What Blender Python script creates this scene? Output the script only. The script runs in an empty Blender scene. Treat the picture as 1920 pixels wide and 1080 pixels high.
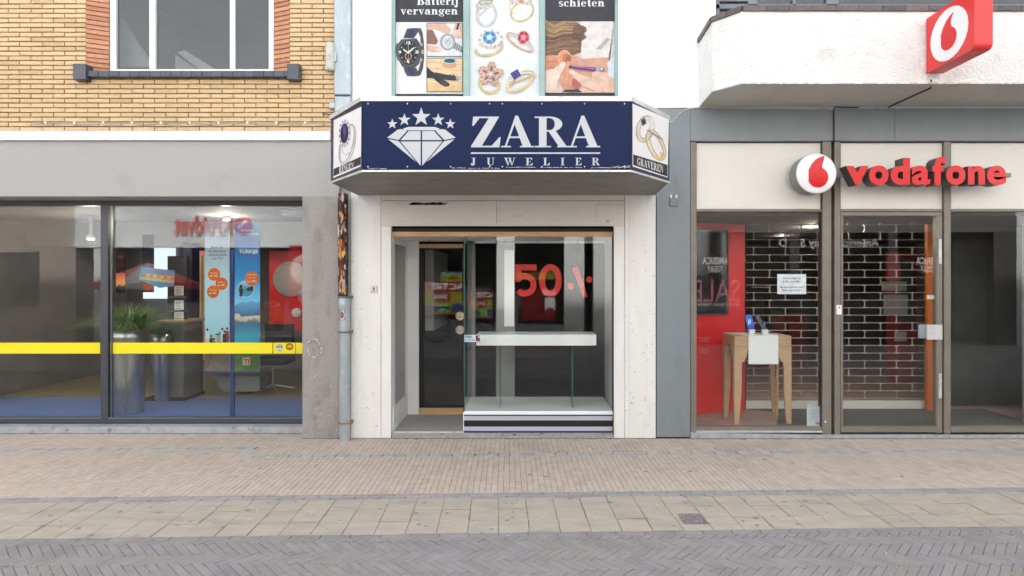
import bpy, bmesh, math, random
from mathutils import Vector, Matrix, noise as mnoise
random.seed(7)
R = math.radians
S = bpy.context.scene
COL = S.collection

# ------------------------------------------------------------------ camera, sky, sun, exposure
FPX, VX, VY, D0, HC = 1100.0, 985.0, 525.0, 6.4, 1.73      # focal length in photo pixels, vanishing point, distance, eye height
cam_data = bpy.data.cameras.new('camera')
cam = bpy.data.objects.new('camera', cam_data); COL.objects.link(cam); S.camera = cam
cam.location = (0, -D0, HC); cam.rotation_euler = (R(90), 0, 0)
cam_data.sensor_width = 36; cam_data.lens = 36*FPX/1920
cam_data.shift_x = -(VX-960)/1920; cam_data.shift_y = (VY-540)/1920
cam_data.clip_start = 0.05; cam_data.clip_end = 400

world = bpy.data.worlds.new('World'); S.world = world; world.use_nodes = True
wn = world.node_tree; wn.nodes.clear()
sky = wn.nodes.new('ShaderNodeTexSky'); sky.sky_type = 'NISHITA'; sky.sun_disc = False
SUN_EL, SUN_ROT = 37, 8
sky.sun_elevation = R(SUN_EL); sky.sun_rotation = R(SUN_ROT)
sky.air_density = 1.3; sky.dust_density = 4; sky.ozone_density = 1
hs = wn.nodes.new('ShaderNodeHueSaturation'); hs.inputs['Saturation'].default_value = 0.3
bg = wn.nodes.new('ShaderNodeBackground'); bg.inputs['Strength'].default_value = 0.15
wo = wn.nodes.new('ShaderNodeOutputWorld')
wn.links.new(sky.outputs[0], hs.inputs['Color']); wn.links.new(hs.outputs[0], bg.inputs[0]); wn.links.new(bg.outputs[0], wo.inputs[0])
sd = bpy.data.lights.new('sun', 'SUN'); sd.energy = 3.9; sd.angle = R(2); sd.color = (1, .975, .95)
sun = bpy.data.objects.new('sun', sd); COL.objects.link(sun)
# sky rotation is clockwise from +Y; the sun stands behind the camera, high, a little to the left
a = R(SUN_ROT); e = R(SUN_EL)
sdir = Vector((math.sin(a)*math.cos(e), math.cos(a)*math.cos(e), math.sin(e)))
sun.rotation_euler = sdir.to_track_quat('Z', 'Y').to_euler(); sun.location = sdir*30
S.view_settings.view_transform = 'Standard'; S.view_settings.look = 'None'
S.view_settings.exposure = 2.28; S.view_settings.gamma = 1; S.view_settings.use_curve_mapping = False

# ------------------------------------------------------------------ materials
MATS = {}
def srgb(r, g, b):
    return tuple(((c/255)/12.92 if c/255 <= .04045 else ((c/255+.055)/1.055)**2.4) for c in (r, g, b))
def mat(name, c1, c2=None, scale=6, rough=.6, metal=0, bump=0, bscale=60, c3=None, c3scale=30, c3lo=.62, c3hi=.7, stretch=(1, 1, 1), tint=None, emit=0, detail=6, spec=.5, bdist=.01):
    if name in MATS: return MATS[name]
    m = bpy.data.materials.new(name); m.use_nodes = True; n = m.node_tree.nodes; l = m.node_tree.links
    b = n['Principled BSDF']; MATS[name] = m
    b.inputs['Roughness'].default_value = rough; b.inputs['Metallic'].default_value = metal
    b.inputs['Specular IOR Level'].default_value = spec
    b.inputs['Base Color'].default_value = (*c1, 1)
    need = c2 or bump or c3 or tint
    if need:
        g = n.new('ShaderNodeNewGeometry'); mp = n.new('ShaderNodeMapping'); mp.inputs['Scale'].default_value = stretch
        l.new(g.outputs['Position'], mp.inputs[0])
    col = None
    if c2:
        t = n.new('ShaderNodeTexNoise'); t.inputs['Scale'].default_value = scale; t.inputs['Detail'].default_value = detail; t.inputs['Roughness'].default_value = .65
        l.new(mp.outputs[0], t.inputs[0])
        r = n.new('ShaderNodeValToRGB'); r.color_ramp.elements[0].position = .32; r.color_ramp.elements[1].position = .68
        r.color_ramp.elements[0].color = (*c1, 1); r.color_ramp.elements[1].color = (*c2, 1)
        l.new(t.outputs['Fac'], r.inputs[0]); col = r.outputs[0]
    if tint:      # piece to piece variation: (dark multiplier, light multiplier, [second hue])
        oi = n.new('ShaderNodeObjectInfo'); at = n.new('ShaderNodeAttribute'); at.attribute_name = 'tint'
        ad = n.new('ShaderNodeMath'); ad.operation = 'ADD'; l.new(oi.outputs['Random'], ad.inputs[0]); l.new(at.outputs['Fac'], ad.inputs[1])
        fr = n.new('ShaderNodeMath'); fr.operation = 'FRACT'; l.new(ad.outputs[0], fr.inputs[0])
        rr = n.new('ShaderNodeValToRGB'); els = rr.color_ramp.elements
        els[0].position = 0; els[0].color = (*tint[0], 1); els[1].position = 1; els[1].color = (*tint[-1], 1)
        for i, c in enumerate(tint[1:-1]):
            x = els.new((i+1)/(len(tint)-1)); x.color = (*c, 1)
        l.new(fr.outputs[0], rr.inputs[0])
        mx = n.new('ShaderNodeMixRGB'); mx.blend_type = 'MULTIPLY'; mx.inputs[0].default_value = 1
        if col: l.new(col, mx.inputs[1])
        else: mx.inputs[1].default_value = (*c1, 1)
        l.new(rr.outputs[0], mx.inputs[2]); col = mx.outputs[0]
    if c3:
        t = n.new('ShaderNodeTexNoise'); t.inputs['Scale'].default_value = c3scale; t.inputs['Detail'].default_value = 4
        l.new(mp.outputs[0], t.inputs[0])
        r = n.new('ShaderNodeMapRange'); r.inputs[1].default_value = c3lo; r.inputs[2].default_value = c3hi; l.new(t.outputs['Fac'], r.inputs[0])
        mx = n.new('ShaderNodeMixRGB'); l.new(r.outputs[0], mx.inputs[0])
        if col: l.new(col, mx.inputs[1])
        else: mx.inputs[1].default_value = (*c1, 1)
        mx.inputs[2].default_value = (*c3, 1); col = mx.outputs[0]
    if col: l.new(col, b.inputs['Base Color'])
    if bump:
        t = n.new('ShaderNodeTexNoise'); t.inputs['Scale'].default_value = bscale; t.inputs['Detail'].default_value = 5
        l.new(mp.outputs[0], t.inputs[0])
        bp = n.new('ShaderNodeBump'); bp.inputs['Strength'].default_value = bump; bp.inputs['Distance'].default_value = bdist
        l.new(t.outputs['Fac'], bp.inputs['Height']); l.new(bp.outputs[0], b.inputs['Normal'])
    if emit:
        b.inputs['Emission Color'].default_value = (*c1, 1); b.inputs['Emission Strength'].default_value = emit
    return m
def bulb_light(p, watts, par):
    l = bpy.data.lights.new('bulb_light', 'POINT'); l.energy = watts; l.color = (1, .86, .68); l.shadow_soft_size = .05
    o = bpy.data.objects.new('bulb_light', l); COL.objects.link(o); o.parent = par; o.location = Vector(p)-wloc(par)
def flatm(r, g, b, rough=.55, k=.8):
    c = tuple(v*k for v in srgb(r, g, b)); big = max(r, g, b) > 236 and min(r, g, b) > 225; q = .95 if big else .82; c2 = None if big else tuple(min(1, v*1.12+.005) for v in c)
    return mat('print_%d_%d_%d_%d' % (r, g, b, int(rough*100)), tuple(v*q for v in c), c2 or c, 13, rough=rough, spec=.2, detail=9)
def gradm(name, stops, z0, z1, rough=.5, bandnoise=0, axis='Z'):
    if name in MATS: return MATS[name]
    m = bpy.data.materials.new(name); m.use_nodes = True; n = m.node_tree.nodes; l = m.node_tree.links; MATS[name] = m
    b = n['Principled BSDF']; b.inputs['Roughness'].default_value = rough
    g = n.new('ShaderNodeNewGeometry'); s = n.new('ShaderNodeSeparateXYZ'); l.new(g.outputs['Position'], s.inputs[0])
    mr = n.new('ShaderNodeMapRange'); mr.inputs[1].default_value = z0; mr.inputs[2].default_value = z1
    if bandnoise:
        t = n.new('ShaderNodeTexNoise'); t.inputs['Scale'].default_value = 14; t.inputs['Detail'].default_value = 8; l.new(g.outputs['Position'], t.inputs[0])
        mm = n.new('ShaderNodeMath'); mm.operation = 'MULTIPLY_ADD'; mm.inputs[1].default_value = bandnoise; l.new(t.outputs['Fac'], mm.inputs[0]); l.new(s.outputs[axis], mm.inputs[2]); l.new(mm.outputs[0], mr.inputs[0])
    else: l.new(s.outputs[axis], mr.inputs[0])
    r = n.new('ShaderNodeValToRGB'); els = r.color_ramp.elements
    els[0].position, c = stops[0][0], stops[0][1]; els[0].color = (*srgb(*c), 1); els[1].position = stops[-1][0]; els[1].color = (*srgb(*stops[-1][1]), 1)
    for p, c in stops[1:-1]:
        x = els.new(p); x.color = (*srgb(*c), 1)
    l.new(mr.outputs[0], r.inputs[0]); l.new(r.outputs[0], b.inputs['Base Color']); return m
def glass(name, tint=(.95, .97, .96), r0=.045, rough=0.0, dust=0):
    if name in MATS: return MATS[name]
    m = bpy.data.materials.new(name); m.use_nodes = True; n = m.node_tree.nodes; l = m.node_tree.links; n.clear(); MATS[name] = m
    o = n.new('ShaderNodeOutputMaterial'); mx = n.new('ShaderNodeMixShader'); tr = n.new('ShaderNodeBsdfTransparent'); gl = n.new('ShaderNodeBsdfGlossy')
    tr.inputs[0].default_value = (*tint, 1); gl.inputs['Roughness'].default_value = rough
    lw = n.new('ShaderNodeLayerWeight'); lw.inputs[0].default_value = .5
    pw = n.new('ShaderNodeMath'); pw.operation = 'POWER'; pw.inputs[1].default_value = 5; l.new(lw.outputs['Facing'], pw.inputs[0])
    ma = n.new('ShaderNodeMath'); ma.operation = 'MULTIPLY_ADD'; ma.inputs[1].default_value = 1-r0; ma.inputs[2].default_value = r0; l.new(pw.outputs[0], ma.inputs[0])
    l.new(ma.outputs[0], mx.inputs[0]); l.new(tr.outputs[0], mx.inputs[1]); l.new(gl.outputs[0], mx.inputs[2]); l.new(mx.outputs[0], o.inputs[0])
    if dust:
        df = n.new('ShaderNodeBsdfDiffuse'); df.inputs[0].default_value = (.42, .42, .40, 1); m2 = n.new('ShaderNodeMixShader'); g = n.new('ShaderNodeNewGeometry'); mp = n.new('ShaderNodeMapping'); mp.inputs['Scale'].default_value = (9, 9, 1.2); t = n.new('ShaderNodeTexNoise'); t.inputs['Scale'].default_value = 4; t.inputs['Detail'].default_value = 8
        l.new(g.outputs['Position'], mp.inputs[0]); l.new(mp.outputs[0], t.inputs[0]); r = n.new('ShaderNodeMapRange'); r.inputs[1].default_value = .25; r.inputs[2].default_value = .8; r.inputs[3].default_value = dust*.5; r.inputs[4].default_value = dust*1.6; l.new(t.outputs['Fac'], r.inputs[0])
        l.new(r.outputs[0], m2.inputs[0]); l.new(mx.outputs[0], m2.inputs[1]); l.new(df.outputs[0], m2.inputs[2]); l.new(m2.outputs[0], o.inputs[0])
    return m

m_white = mat('white_cladding', (.70, .70, .67), (.76, .76, .735), 3, .45, bump=.06, bscale=9, c3=(.50, .465, .40), c3scale=2.2, c3lo=.60, c3hi=.92, stretch=(4, 3, .6))
m_lintel = mat('grey_white_lintel', (.62, .605, .56), (.68, .665, .62), 5, .5, bump=.05, bscale=8, c3=(.40, .38, .35), c3scale=5, c3lo=.64, c3hi=.85, stretch=(1, 1, 3))
m_ubwall = mat('upper_white_render', (.76, .76, .73), (.82, .82, .79), 2, .6, c3=(.62, .60, .55), c3scale=3, c3lo=.66, c3hi=.85)
m_stucco = mat('rough_white_stucco', (.74, .735, .70), (.82, .815, .78), 5, .85, bump=1, bscale=42, bdist=.02, c3=(.56, .53, .46), c3scale=4, c3lo=.58, c3hi=.85)
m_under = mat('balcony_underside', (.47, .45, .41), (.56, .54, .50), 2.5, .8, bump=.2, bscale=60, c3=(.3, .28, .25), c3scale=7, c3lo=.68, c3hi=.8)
m_conc = mat('fascia_render', (.33, .325, .31), (.40, .395, .378), 60, .85, bump=.3, bscale=220, bdist=.003, c3=(.29, .285, .27), c3scale=2.2, c3lo=.58, c3hi=.9)
m_colu = mat('worn_concrete', (.27, .255, .235), (.345, .328, .305), 40, .88, bump=.5, bscale=110, bdist=.004, c3=(.20, .186, .168), c3scale=4, c3lo=.5, c3hi=.8, stretch=(1.6, 1, .7))
m_mortar = mat('dark_mortar', (.20, .165, .13), (.28, .235, .19), 30, .95, bump=.5, bscale=200)
m_ybrick = mat('yellow_brick', (.55, .395, .21), (.63, .47, .27), 22, .8, bump=.35, bscale=260, bdist=.002, tint=((.82, .80, .74), (1, 1, 1), (1.04, 1.0, .96), (.93, .88, .82), (1.06, 1.05, 1.04)), c3=(.36, .24, .13), c3scale=6, c3lo=.66, c3hi=.84)
m_rbrick = mat('red_brick', (.43, .19, .105), (.53, .27, .16), 18, .85, bump=.3, bscale=240, bdist=.002, tint=((.8, .78, .75), (1, 1, 1), (1.15, 1.15, 1.12)))
m_bbrick = mat('black_glazed_brick', (.035, .04, .052), (.06, .066, .08), 20, .35, bump=.15, bscale=120, tint=((.8, .8, .8), (1.25, 1.25, 1.3)))
m_coping = mat('dark_coping_tile', (.07, .062, .062), (.13, .105, .1), 18, .55, bump=.2, bscale=90, tint=((.8, .8, .8), (1.3, 1.2, 1.15)))
m_flash = mat('white_flashing', (.74, .75, .76), (.80, .80, .80), 6, .4, c3=(.5, .48, .45), c3scale=9, c3lo=.68, c3hi=.85)
m_zinc = mat('zinc', (.30, .35, .375), (.40, .445, .465), 9, .45, .35, bump=.1, bscale=14, c3=(.50, .54, .55), c3scale=14, c3lo=.6, c3hi=.8, stretch=(1, 1, .5))
m_rust = mat('rusty_bracket', (.24, .10, .055), (.45, .28, .2), 60, .8, .3)
m_dkmetal = mat('dark_bracket', (.13, .13, .135), (.2, .2, .2), 60, .5, .6)
m_anth = mat('anthracite_frame', (.045, .052, .062), (.06, .068, .078), 4, .4)
m_anthl = mat('frame_light_bead', (.20, .22, .23), rough=.35, metal=.6)
m_black = mat('black_gap', (.012, .012, .013), rough=.7)
m_stone = mat('bluestone', (.28, .30, .325), (.42, .44, .46), 9, .6, bump=.25, bscale=60, c3=(.15, .15, .155), c3scale=12, c3lo=.58, c3hi=.75)
m_step = mat('worn_stone_step', (.27, .265, .25), (.36, .35, .33), 8, .7, bump=.2, bscale=70, c3=(.16, .15, .14), c3scale=10, c3lo=.58, c3hi=.75)
m_wood = mat('pine_beam', (.46, .27, .12), (.60, .39, .21), 5, .6, bump=.1, bscale=40, stretch=(1, 1, 14), c3=(.30, .15, .06), c3scale=5, c3lo=.66, c3hi=.74)
m_oak = mat('oak_veneer', (.46, .29, .155), (.56, .375, .22), 5, .45, bump=.05, bscale=60, stretch=(1, 1, 12))
m_deck = mat('grey_wood_floor', (.27, .26, .24), (.40, .385, .36), 5, .55, bump=.15, bscale=50, stretch=(1, 16, 1), c3=(.2, .18, .16), c3scale=4, c3lo=.6, c3hi=.8)
m_wpaint = mat('white_paint', (.70, .705, .69), (.76, .76, .745), 4, .4, c3=(.55, .54, .5), c3scale=8, c3lo=.68, c3hi=.85)
m_shelf = mat('white_shelf', (.84, .86, .84), rough=.35)
m_navy = mat('navy_sign_face', (.004, .012, .052), (.006, .016, .064), 2, .3, bump=.03, bscale=7, spec=.10)
m_navytrim = mat('navy_trim', (.013, .02, .055), rough=.35)
m_silver = mat('silver_lettering', (.44, .46, .48), rough=.35)
m_alu = mat('aluminium_trim', (.52, .53, .52), (.66, .67, .66), 10, .4, .3, c3=(.36, .34, .31), c3scale=14, c3lo=.6, c3hi=.75)
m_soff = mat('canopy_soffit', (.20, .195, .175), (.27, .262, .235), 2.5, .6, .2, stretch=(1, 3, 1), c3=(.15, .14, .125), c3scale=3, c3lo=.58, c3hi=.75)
m_screw = mat('screw_head', (.5, .5, .5), rough=.3, metal=.8)
m_teal = mat('teal_frame', (.22, .33, .31), (.27, .385, .36), 6, .45)
m_pil = mat('grey_pilaster', (.185, .215, .232), (.215, .245, .26), 3, .45, bump=.03, bscale=20, c3=(.165, .18, .19), c3scale=5, c3lo=.6, c3hi=.8, stretch=(1, 1, .4))
m_bronze = mat('bronze_frame', (.185, .165, .138), (.225, .20, .168), 5, .45, .15)
m_bronzed = mat('dark_bronze_frame', (.06, .045, .042), rough=.4, metal=.2)
m_panel = mat('cream_panel', (.70, .675, .62), (.74, .715, .66), 2, .45)
m_red = mat('signal_red', (.62, .008, .012), (.66, .012, .016), 5, .3)
m_redwall = mat('red_lacquer_wall', (.80, .012, .014), (.80, .018, .020), 3, .3)
m_lside = mat('letter_side', (.07, .068, .065), rough=.5)
m_whiteg = mat('gloss_white', (.8, .8, .8), rough=.22)
m_steel = mat('brushed_steel', (.42, .43, .42), (.58, .58, .56), 8, .32, .9, stretch=(9, 9, .6))
m_rod = mat('shutter_steel', (.36, .35, .335), rough=.4, metal=.1)
m_orange = mat('orange_post', (.62, .16, .04), rough=.45)
m_brick_side = mat('paver_beige', (.42, .345, .285), (.52, .435, .365), 9, .85, bump=.35, bscale=230, bdist=.002, tint=((.92, .91, .91), (1, 1, 1), (1.03, 1.01, 1.0), (.95, .965, .97), (1.06, 1.04, 1.03)), c3=(.35, .30, .255), c3scale=1.3, c3lo=.55, c3hi=.8)
m_paverg = mat('paver_grey', (.26, .245, .24), (.32, .303, .298), 9, .85, bump=.3, bscale=220, bdist=.002, tint=((.88, .88, .9), (1, 1, 1), (1.1, 1.08, 1.08)))
m_paverl = mat('paver_pale_grey', (.33, .335, .325), (.42, .42, .405), 9, .85, bump=.3, bscale=220, bdist=.002, tint=((.88, .88, .9), (1, 1, 1), (1.08, 1.08, 1.08)))
m_herr = mat('paver_dark', (.208, .193, .190), (.256, .239, .236), 6, .8, bump=.35, bscale=240, bdist=.002, tint=((.92, .92, .93), (1, 1, 1), (1.04, 1.03, 1.035), (.96, .95, .955)), stretch=(1, 1, 1), c3=(.17, .16, .163), c3scale=1.8, c3lo=.56, c3hi=.75)
m_tile = mat('concrete_slab', (.335, .298, .25), (.41, .368, .312), 3.5, .85, bump=.3, bscale=200, bdist=.002, tint=((.93, .94, .91), (1, 1, 1), (1.04, 1.01, .98), (.97, .985, .95), (1.03, .99, .95)), stretch=(1, 3, 1), c3=(.26, .24, .21), c3scale=1.9, c3lo=.58, c3hi=.8)
m_joint = mat('sandy_joint', (.15, .13, .105), (.25, .22, .18), 14, .95, c3=(.11, .12, .05), c3scale=5, c3lo=.5, c3hi=.6)
m_jointd = mat('dark_joint', (.145, .135, .12), (.23, .215, .19), 20, .95, c3=(.20, .22, .06), c3scale=5, c3lo=.5, c3hi=.6)
m_moss = mat('moss', (.27, .29, .055), (.43, .43, .11), 30, .9)
m_grime_shade = mat('base_grime_shade', (.07, .062, .052), (.16, .145, .12), 40, .95)
m_gum = mat('old_gum', (.17, .16, .16), (.26, .245, .24), 40, .9)
m_gumw = mat('pale_litter', (.72, .72, .7), rough=.8)
m_iron = mat('cast_iron', (.10, .09, .09), (.34, .32, .31), 45, .7, .2, bump=.4, bscale=150)
m_glass = glass('shop_glass', (.96, .975, .97), .042)
m_glassd = glass('dark_shop_glass', (.70, .72, .71), .04)
m_glassu = glass('upper_glass', (.72, .73, .72), .055, .01, dust=.05)
m_glassp = glass('poster_glass', (.97, .98, .975), .008)
m_gedge = mat('green_glass_edge', (.02, .16, .12), rough=.2)
m_yellow = mat('yellow_band', (.80, .70, .01), rough=.45)
m_carpet = mat('blue_carpet', (.11, .19, .46), (.15, .24, .52), 160, .95, bump=.4, bscale=400)
m_beigef = mat('beige_vinyl_floor', (.30, .24, .11), (.38, .31, .16), 3, .3)
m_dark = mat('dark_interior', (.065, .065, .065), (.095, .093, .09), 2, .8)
m_ceil = mat('interior_ceiling', (.17, .185, .20), (.20, .215, .23), 2, .8)
m_walli = mat('interior_wall', (.16, .155, .15), (.21, .2, .19), 2, .8)
m_cable = mat('black_cable', (.03, .027, .026), rough=.6)
m_cablew = mat('pale_cable', (.55, .54, .50), (.35, .33, .3), 14, .6)
m_leaf = mat('reed_green', (.09, .20, .03), (.22, .36, .09), 18, .55)
m_soil = mat('soil', (.04, .03, .02), rough=.95)
m_blue = mat('blue_stand', (.02, .05, .22), rough=.4)
m_brass = mat('brushed_brass', (.48, .42, .32), rough=.3, metal=.9)
m_matfl = mat('doormat_grey', (.10, .10, .098), (.14, .14, .135), 200, .95, bump=.4, bscale=500)
m_terra = mat('clay_floor_tile', (.36, .24, .20), (.43, .31, .26), 3, .5)
m_lampl = mat('lit_lamp', (1, .62, .28), emit=30)
m_rubber = mat('black_rubber', (.02, .02, .02), rough=.8)

# ------------------------------------------------------------------ scene graph helpers
def tag(o, label=None, cat=None, group=None, kind=None):
    if label: o['label'] = label
    if cat: o['category'] = cat
    if group: o['group'] = group
    if kind: o['kind'] = kind
    return o
def wloc(o):
    v = Vector((0, 0, 0))
    while o: v = v+o.location; o = o.parent
    return v
def thing(name, label, cat, loc, group=None):
    o = bpy.data.objects.new(name, None); COL.objects.link(o); o.location = loc; o.empty_display_size = .2
    return tag(o, label, cat, group)
def structure(name, loc=(0, 0, 0)):
    o = bpy.data.objects.new(name, None); COL.objects.link(o); o.location = loc; return tag(o, kind='structure')

class M:                                  # a mesh gathered in world metres
    def __init__(s): s.v = []; s.f = []; s.m = []; s.t = []; s.smooth = []
    def add(s, vs, fs, mi=0, sm=False, tint=0.):
        b = len(s.v); s.v += [tuple(v) for v in vs]
        for f in fs: s.f.append([i+b for i in f]); s.m.append(mi); s.smooth.append(sm); s.t.append(tint)
        return s
    def box(s, x0, x1, y0, y1, z0, z1, mi=0, tint=0.):
        if x0 > x1: x0, x1 = x1, x0
        if z0 > z1: z0, z1 = z1, z0
        if y0 > y1: y0, y1 = y1, y0
        v = [(x0, y0, z0), (x1, y0, z0), (x1, y1, z0), (x0, y1, z0), (x0, y0, z1), (x1, y0, z1), (x1, y1, z1), (x0, y1, z1)]
        return s.add(v, [(0, 1, 5, 4), (1, 2, 6, 5), (2, 3, 7, 6), (3, 0, 4, 7), (4, 5, 6, 7), (3, 2, 1, 0)], mi, tint=tint)
    def cbox(s, x0, x1, y0, y1, z0, z1, c=.004, mi=0, tint=0.):     # box whose front (-Y) edges are chamfered
        v = [(x0, y0+c, z0), (x1, y0+c, z0), (x1, y0+c, z1), (x0, y0+c, z1), (x0+c, y0, z0+c), (x1-c, y0, z0+c), (x1-c, y0, z1-c), (x0+c, y0, z1-c), (x0, y1, z0), (x1, y1, z0), (x1, y1, z1), (x0, y1, z1)]
        return s.add(v, [(4, 5, 6, 7), (0, 1, 5, 4), (1, 2, 6, 5), (2, 3, 7, 6), (3, 0, 4, 7), (8, 9, 1, 0), (9, 10, 2, 1), (10, 11, 3, 2), (11, 8, 0, 3), (11, 10, 9, 8)], mi, tint=tint)
    def xz(s, pts, y0, y1, mi=0, tint=0.):         # prism of an x,z outline
        n = len(pts); v = [(x, y0, z) for x, z in pts]+[(x, y1, z) for x, z in pts]
        return s.add(v, [list(range(n)), list(range(2*n-1, n-1, -1))]+[(i, i+n, (i+1) % n+n, (i+1) % n) for i in range(n)], mi, tint=tint)
    def xy(s, pts, z0, z1, mi=0, tint=0.):
        n = len(pts); v = [(x, y, z0) for x, y in pts]+[(x, y, z1) for x, y in pts]
        return s.add(v, [list(range(n-1, -1, -1)), list(range(n, 2*n))]+[(i, (i+1) % n, (i+1) % n+n, i+n) for i in range(n)], mi, tint=tint)
    def tube(s, pts, r, seg=8, mi=0, cap=True, closed=False):
        pts = [Vector(p) for p in pts]; n = len(pts); rings = []; up = None
        for i, p in enumerate(pts):
            if closed: d = pts[(i+1) % n]-pts[i-1]
            else: d = pts[min(i+1, n-1)]-pts[max(i-1, 0)]
            d.normalize()
            if up is None: up = d.orthogonal().normalized()
            up = (up-d*up.dot(d)).normalized(); w = d.cross(up)
            rr = r[i] if isinstance(r, (list, tuple)) else r
            rings.append([p+(up*math.cos(2*math.pi*k/seg)+w*math.sin(2*math.pi*k/seg))*rr for k in range(seg)])
        vs = [v for q in rings for v in q]; fs = []
        for i in range(n if closed else n-1):
            j = (i+1) % n
            for k in range(seg): fs.append((i*seg+k, i*seg+(k+1) % seg, j*seg+(k+1) % seg, j*seg+k))
        s.add(vs, fs, mi, True)
        if cap and not closed:
            s.add(rings[0], [list(range(seg-1, -1, -1))], mi); s.add(rings[-1], [list(range(seg))], mi)
        return s
    def lathe(s, c, prof, seg=32, mi=0, axis='z'):
        vs = []; fs = []
        for r, h in prof:
            for k in range(seg):
                a = 2*math.pi*k/seg
                if axis == 'z': vs.append((c[0]+r*math.cos(a), c[1]+r*math.sin(a), c[2]+h))
                else: vs.append((c[0]+r*math.cos(a), c[1]+h, c[2]+r*math.sin(a)))
        for i in range(len(prof)-1):
            for k in range(seg): fs.append((i*seg+k, i*seg+(k+1) % seg, (i+1)*seg+(k+1) % seg, (i+1)*seg+k))
        return s.add(vs, fs, mi, True)
    def build(s, name, mats, parent=None, fix=False, loc=None):
        if not isinstance(mats, (list, tuple)): mats = [mats]
        org = wloc(parent) if parent else Vector((0, 0, 0))
        if parent is None and s.v:
            xs = [v[0] for v in s.v]; ys = [v[1] for v in s.v]; zs = [v[2] for v in s.v]
            org = Vector(((min(xs)+max(xs))/2, (min(ys)+max(ys))/2, min(zs)))
        me = bpy.data.meshes.new(name); me.from_pydata([(v[0]-org.x, v[1]-org.y, v[2]-org.z) for v in s.v], [], s.f)
        for m in mats: me.materials.append(m)
        me.polygons.foreach_set('material_index', s.m); me.polygons.foreach_set('use_smooth', s.smooth)
        if any(s.t):
            at = me.attributes.new('tint', 'FLOAT', 'FACE'); at.data.foreach_set('value', s.t)
        if fix:
            bm = bmesh.new(); bm.from_mesh(me); bmesh.ops.recalc_face_normals(bm, faces=bm.faces); bm.to_mesh(me); bm.free()
        o = bpy.data.objects.new(name, me); COL.objects.link(o)
        if parent: o.parent = parent
        else: o.location = org
        return o
def X(px, Y=0.): return (px-VX)*(D0+Y)/FPX
def Z(py, Y=0.): return HC+(VY-py)*(D0+Y)/FPX
def P(px, py, Y=0.): return Vector((X(px, Y), Y, Z(py, Y)))
def pb(name, px0, px1, py0, py1, Y0, th, m, parent, c=0):      # box whose front face lies at depth Y0
    g = M()
    if c: g.cbox(X(px0, Y0), X(px1, Y0), Y0, Y0+th, Z(py1, Y0), Z(py0, Y0), c)
    else: g.box(X(px0, Y0), X(px1, Y0), Y0, Y0+th, Z(py1, Y0), Z(py0, Y0))
    return g.build(name, m, parent)
def pieces(name, proto_mesh, mats_loc, parent, limit=300):
    """mats_loc: list of (matrix, size_rank). First `limit` become parts sharing one mesh, the rest one stuff part."""
    order = sorted(mats_loc, key=lambda q: q[1]); org = wloc(parent)
    for mw, _ in order[:limit]:
        o = bpy.data.objects.new(name, proto_mesh); COL.objects.link(o); o.parent = parent
        mm = mw.copy(); mm.translation -= org; o.matrix_local = mm
    if order[limit:]:
        g = M(); pv = [v.co.copy() for v in proto_mesh.vertices]; pf = [list(p.vertices) for p in proto_mesh.polygons]
        for mw, _ in order[limit:]: g.add([mw @ v for v in pv], pf, tint=random.random())
        o = g.build(name+'_field', list(proto_mesh.materials), parent); o['kind'] = 'stuff'
def proto(g, name, m):
    o = g.build(name, m); me = o.data; off = o.location.copy()
    for v in me.vertices: v.co += off
    bpy.data.objects.remove(o); return me

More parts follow.
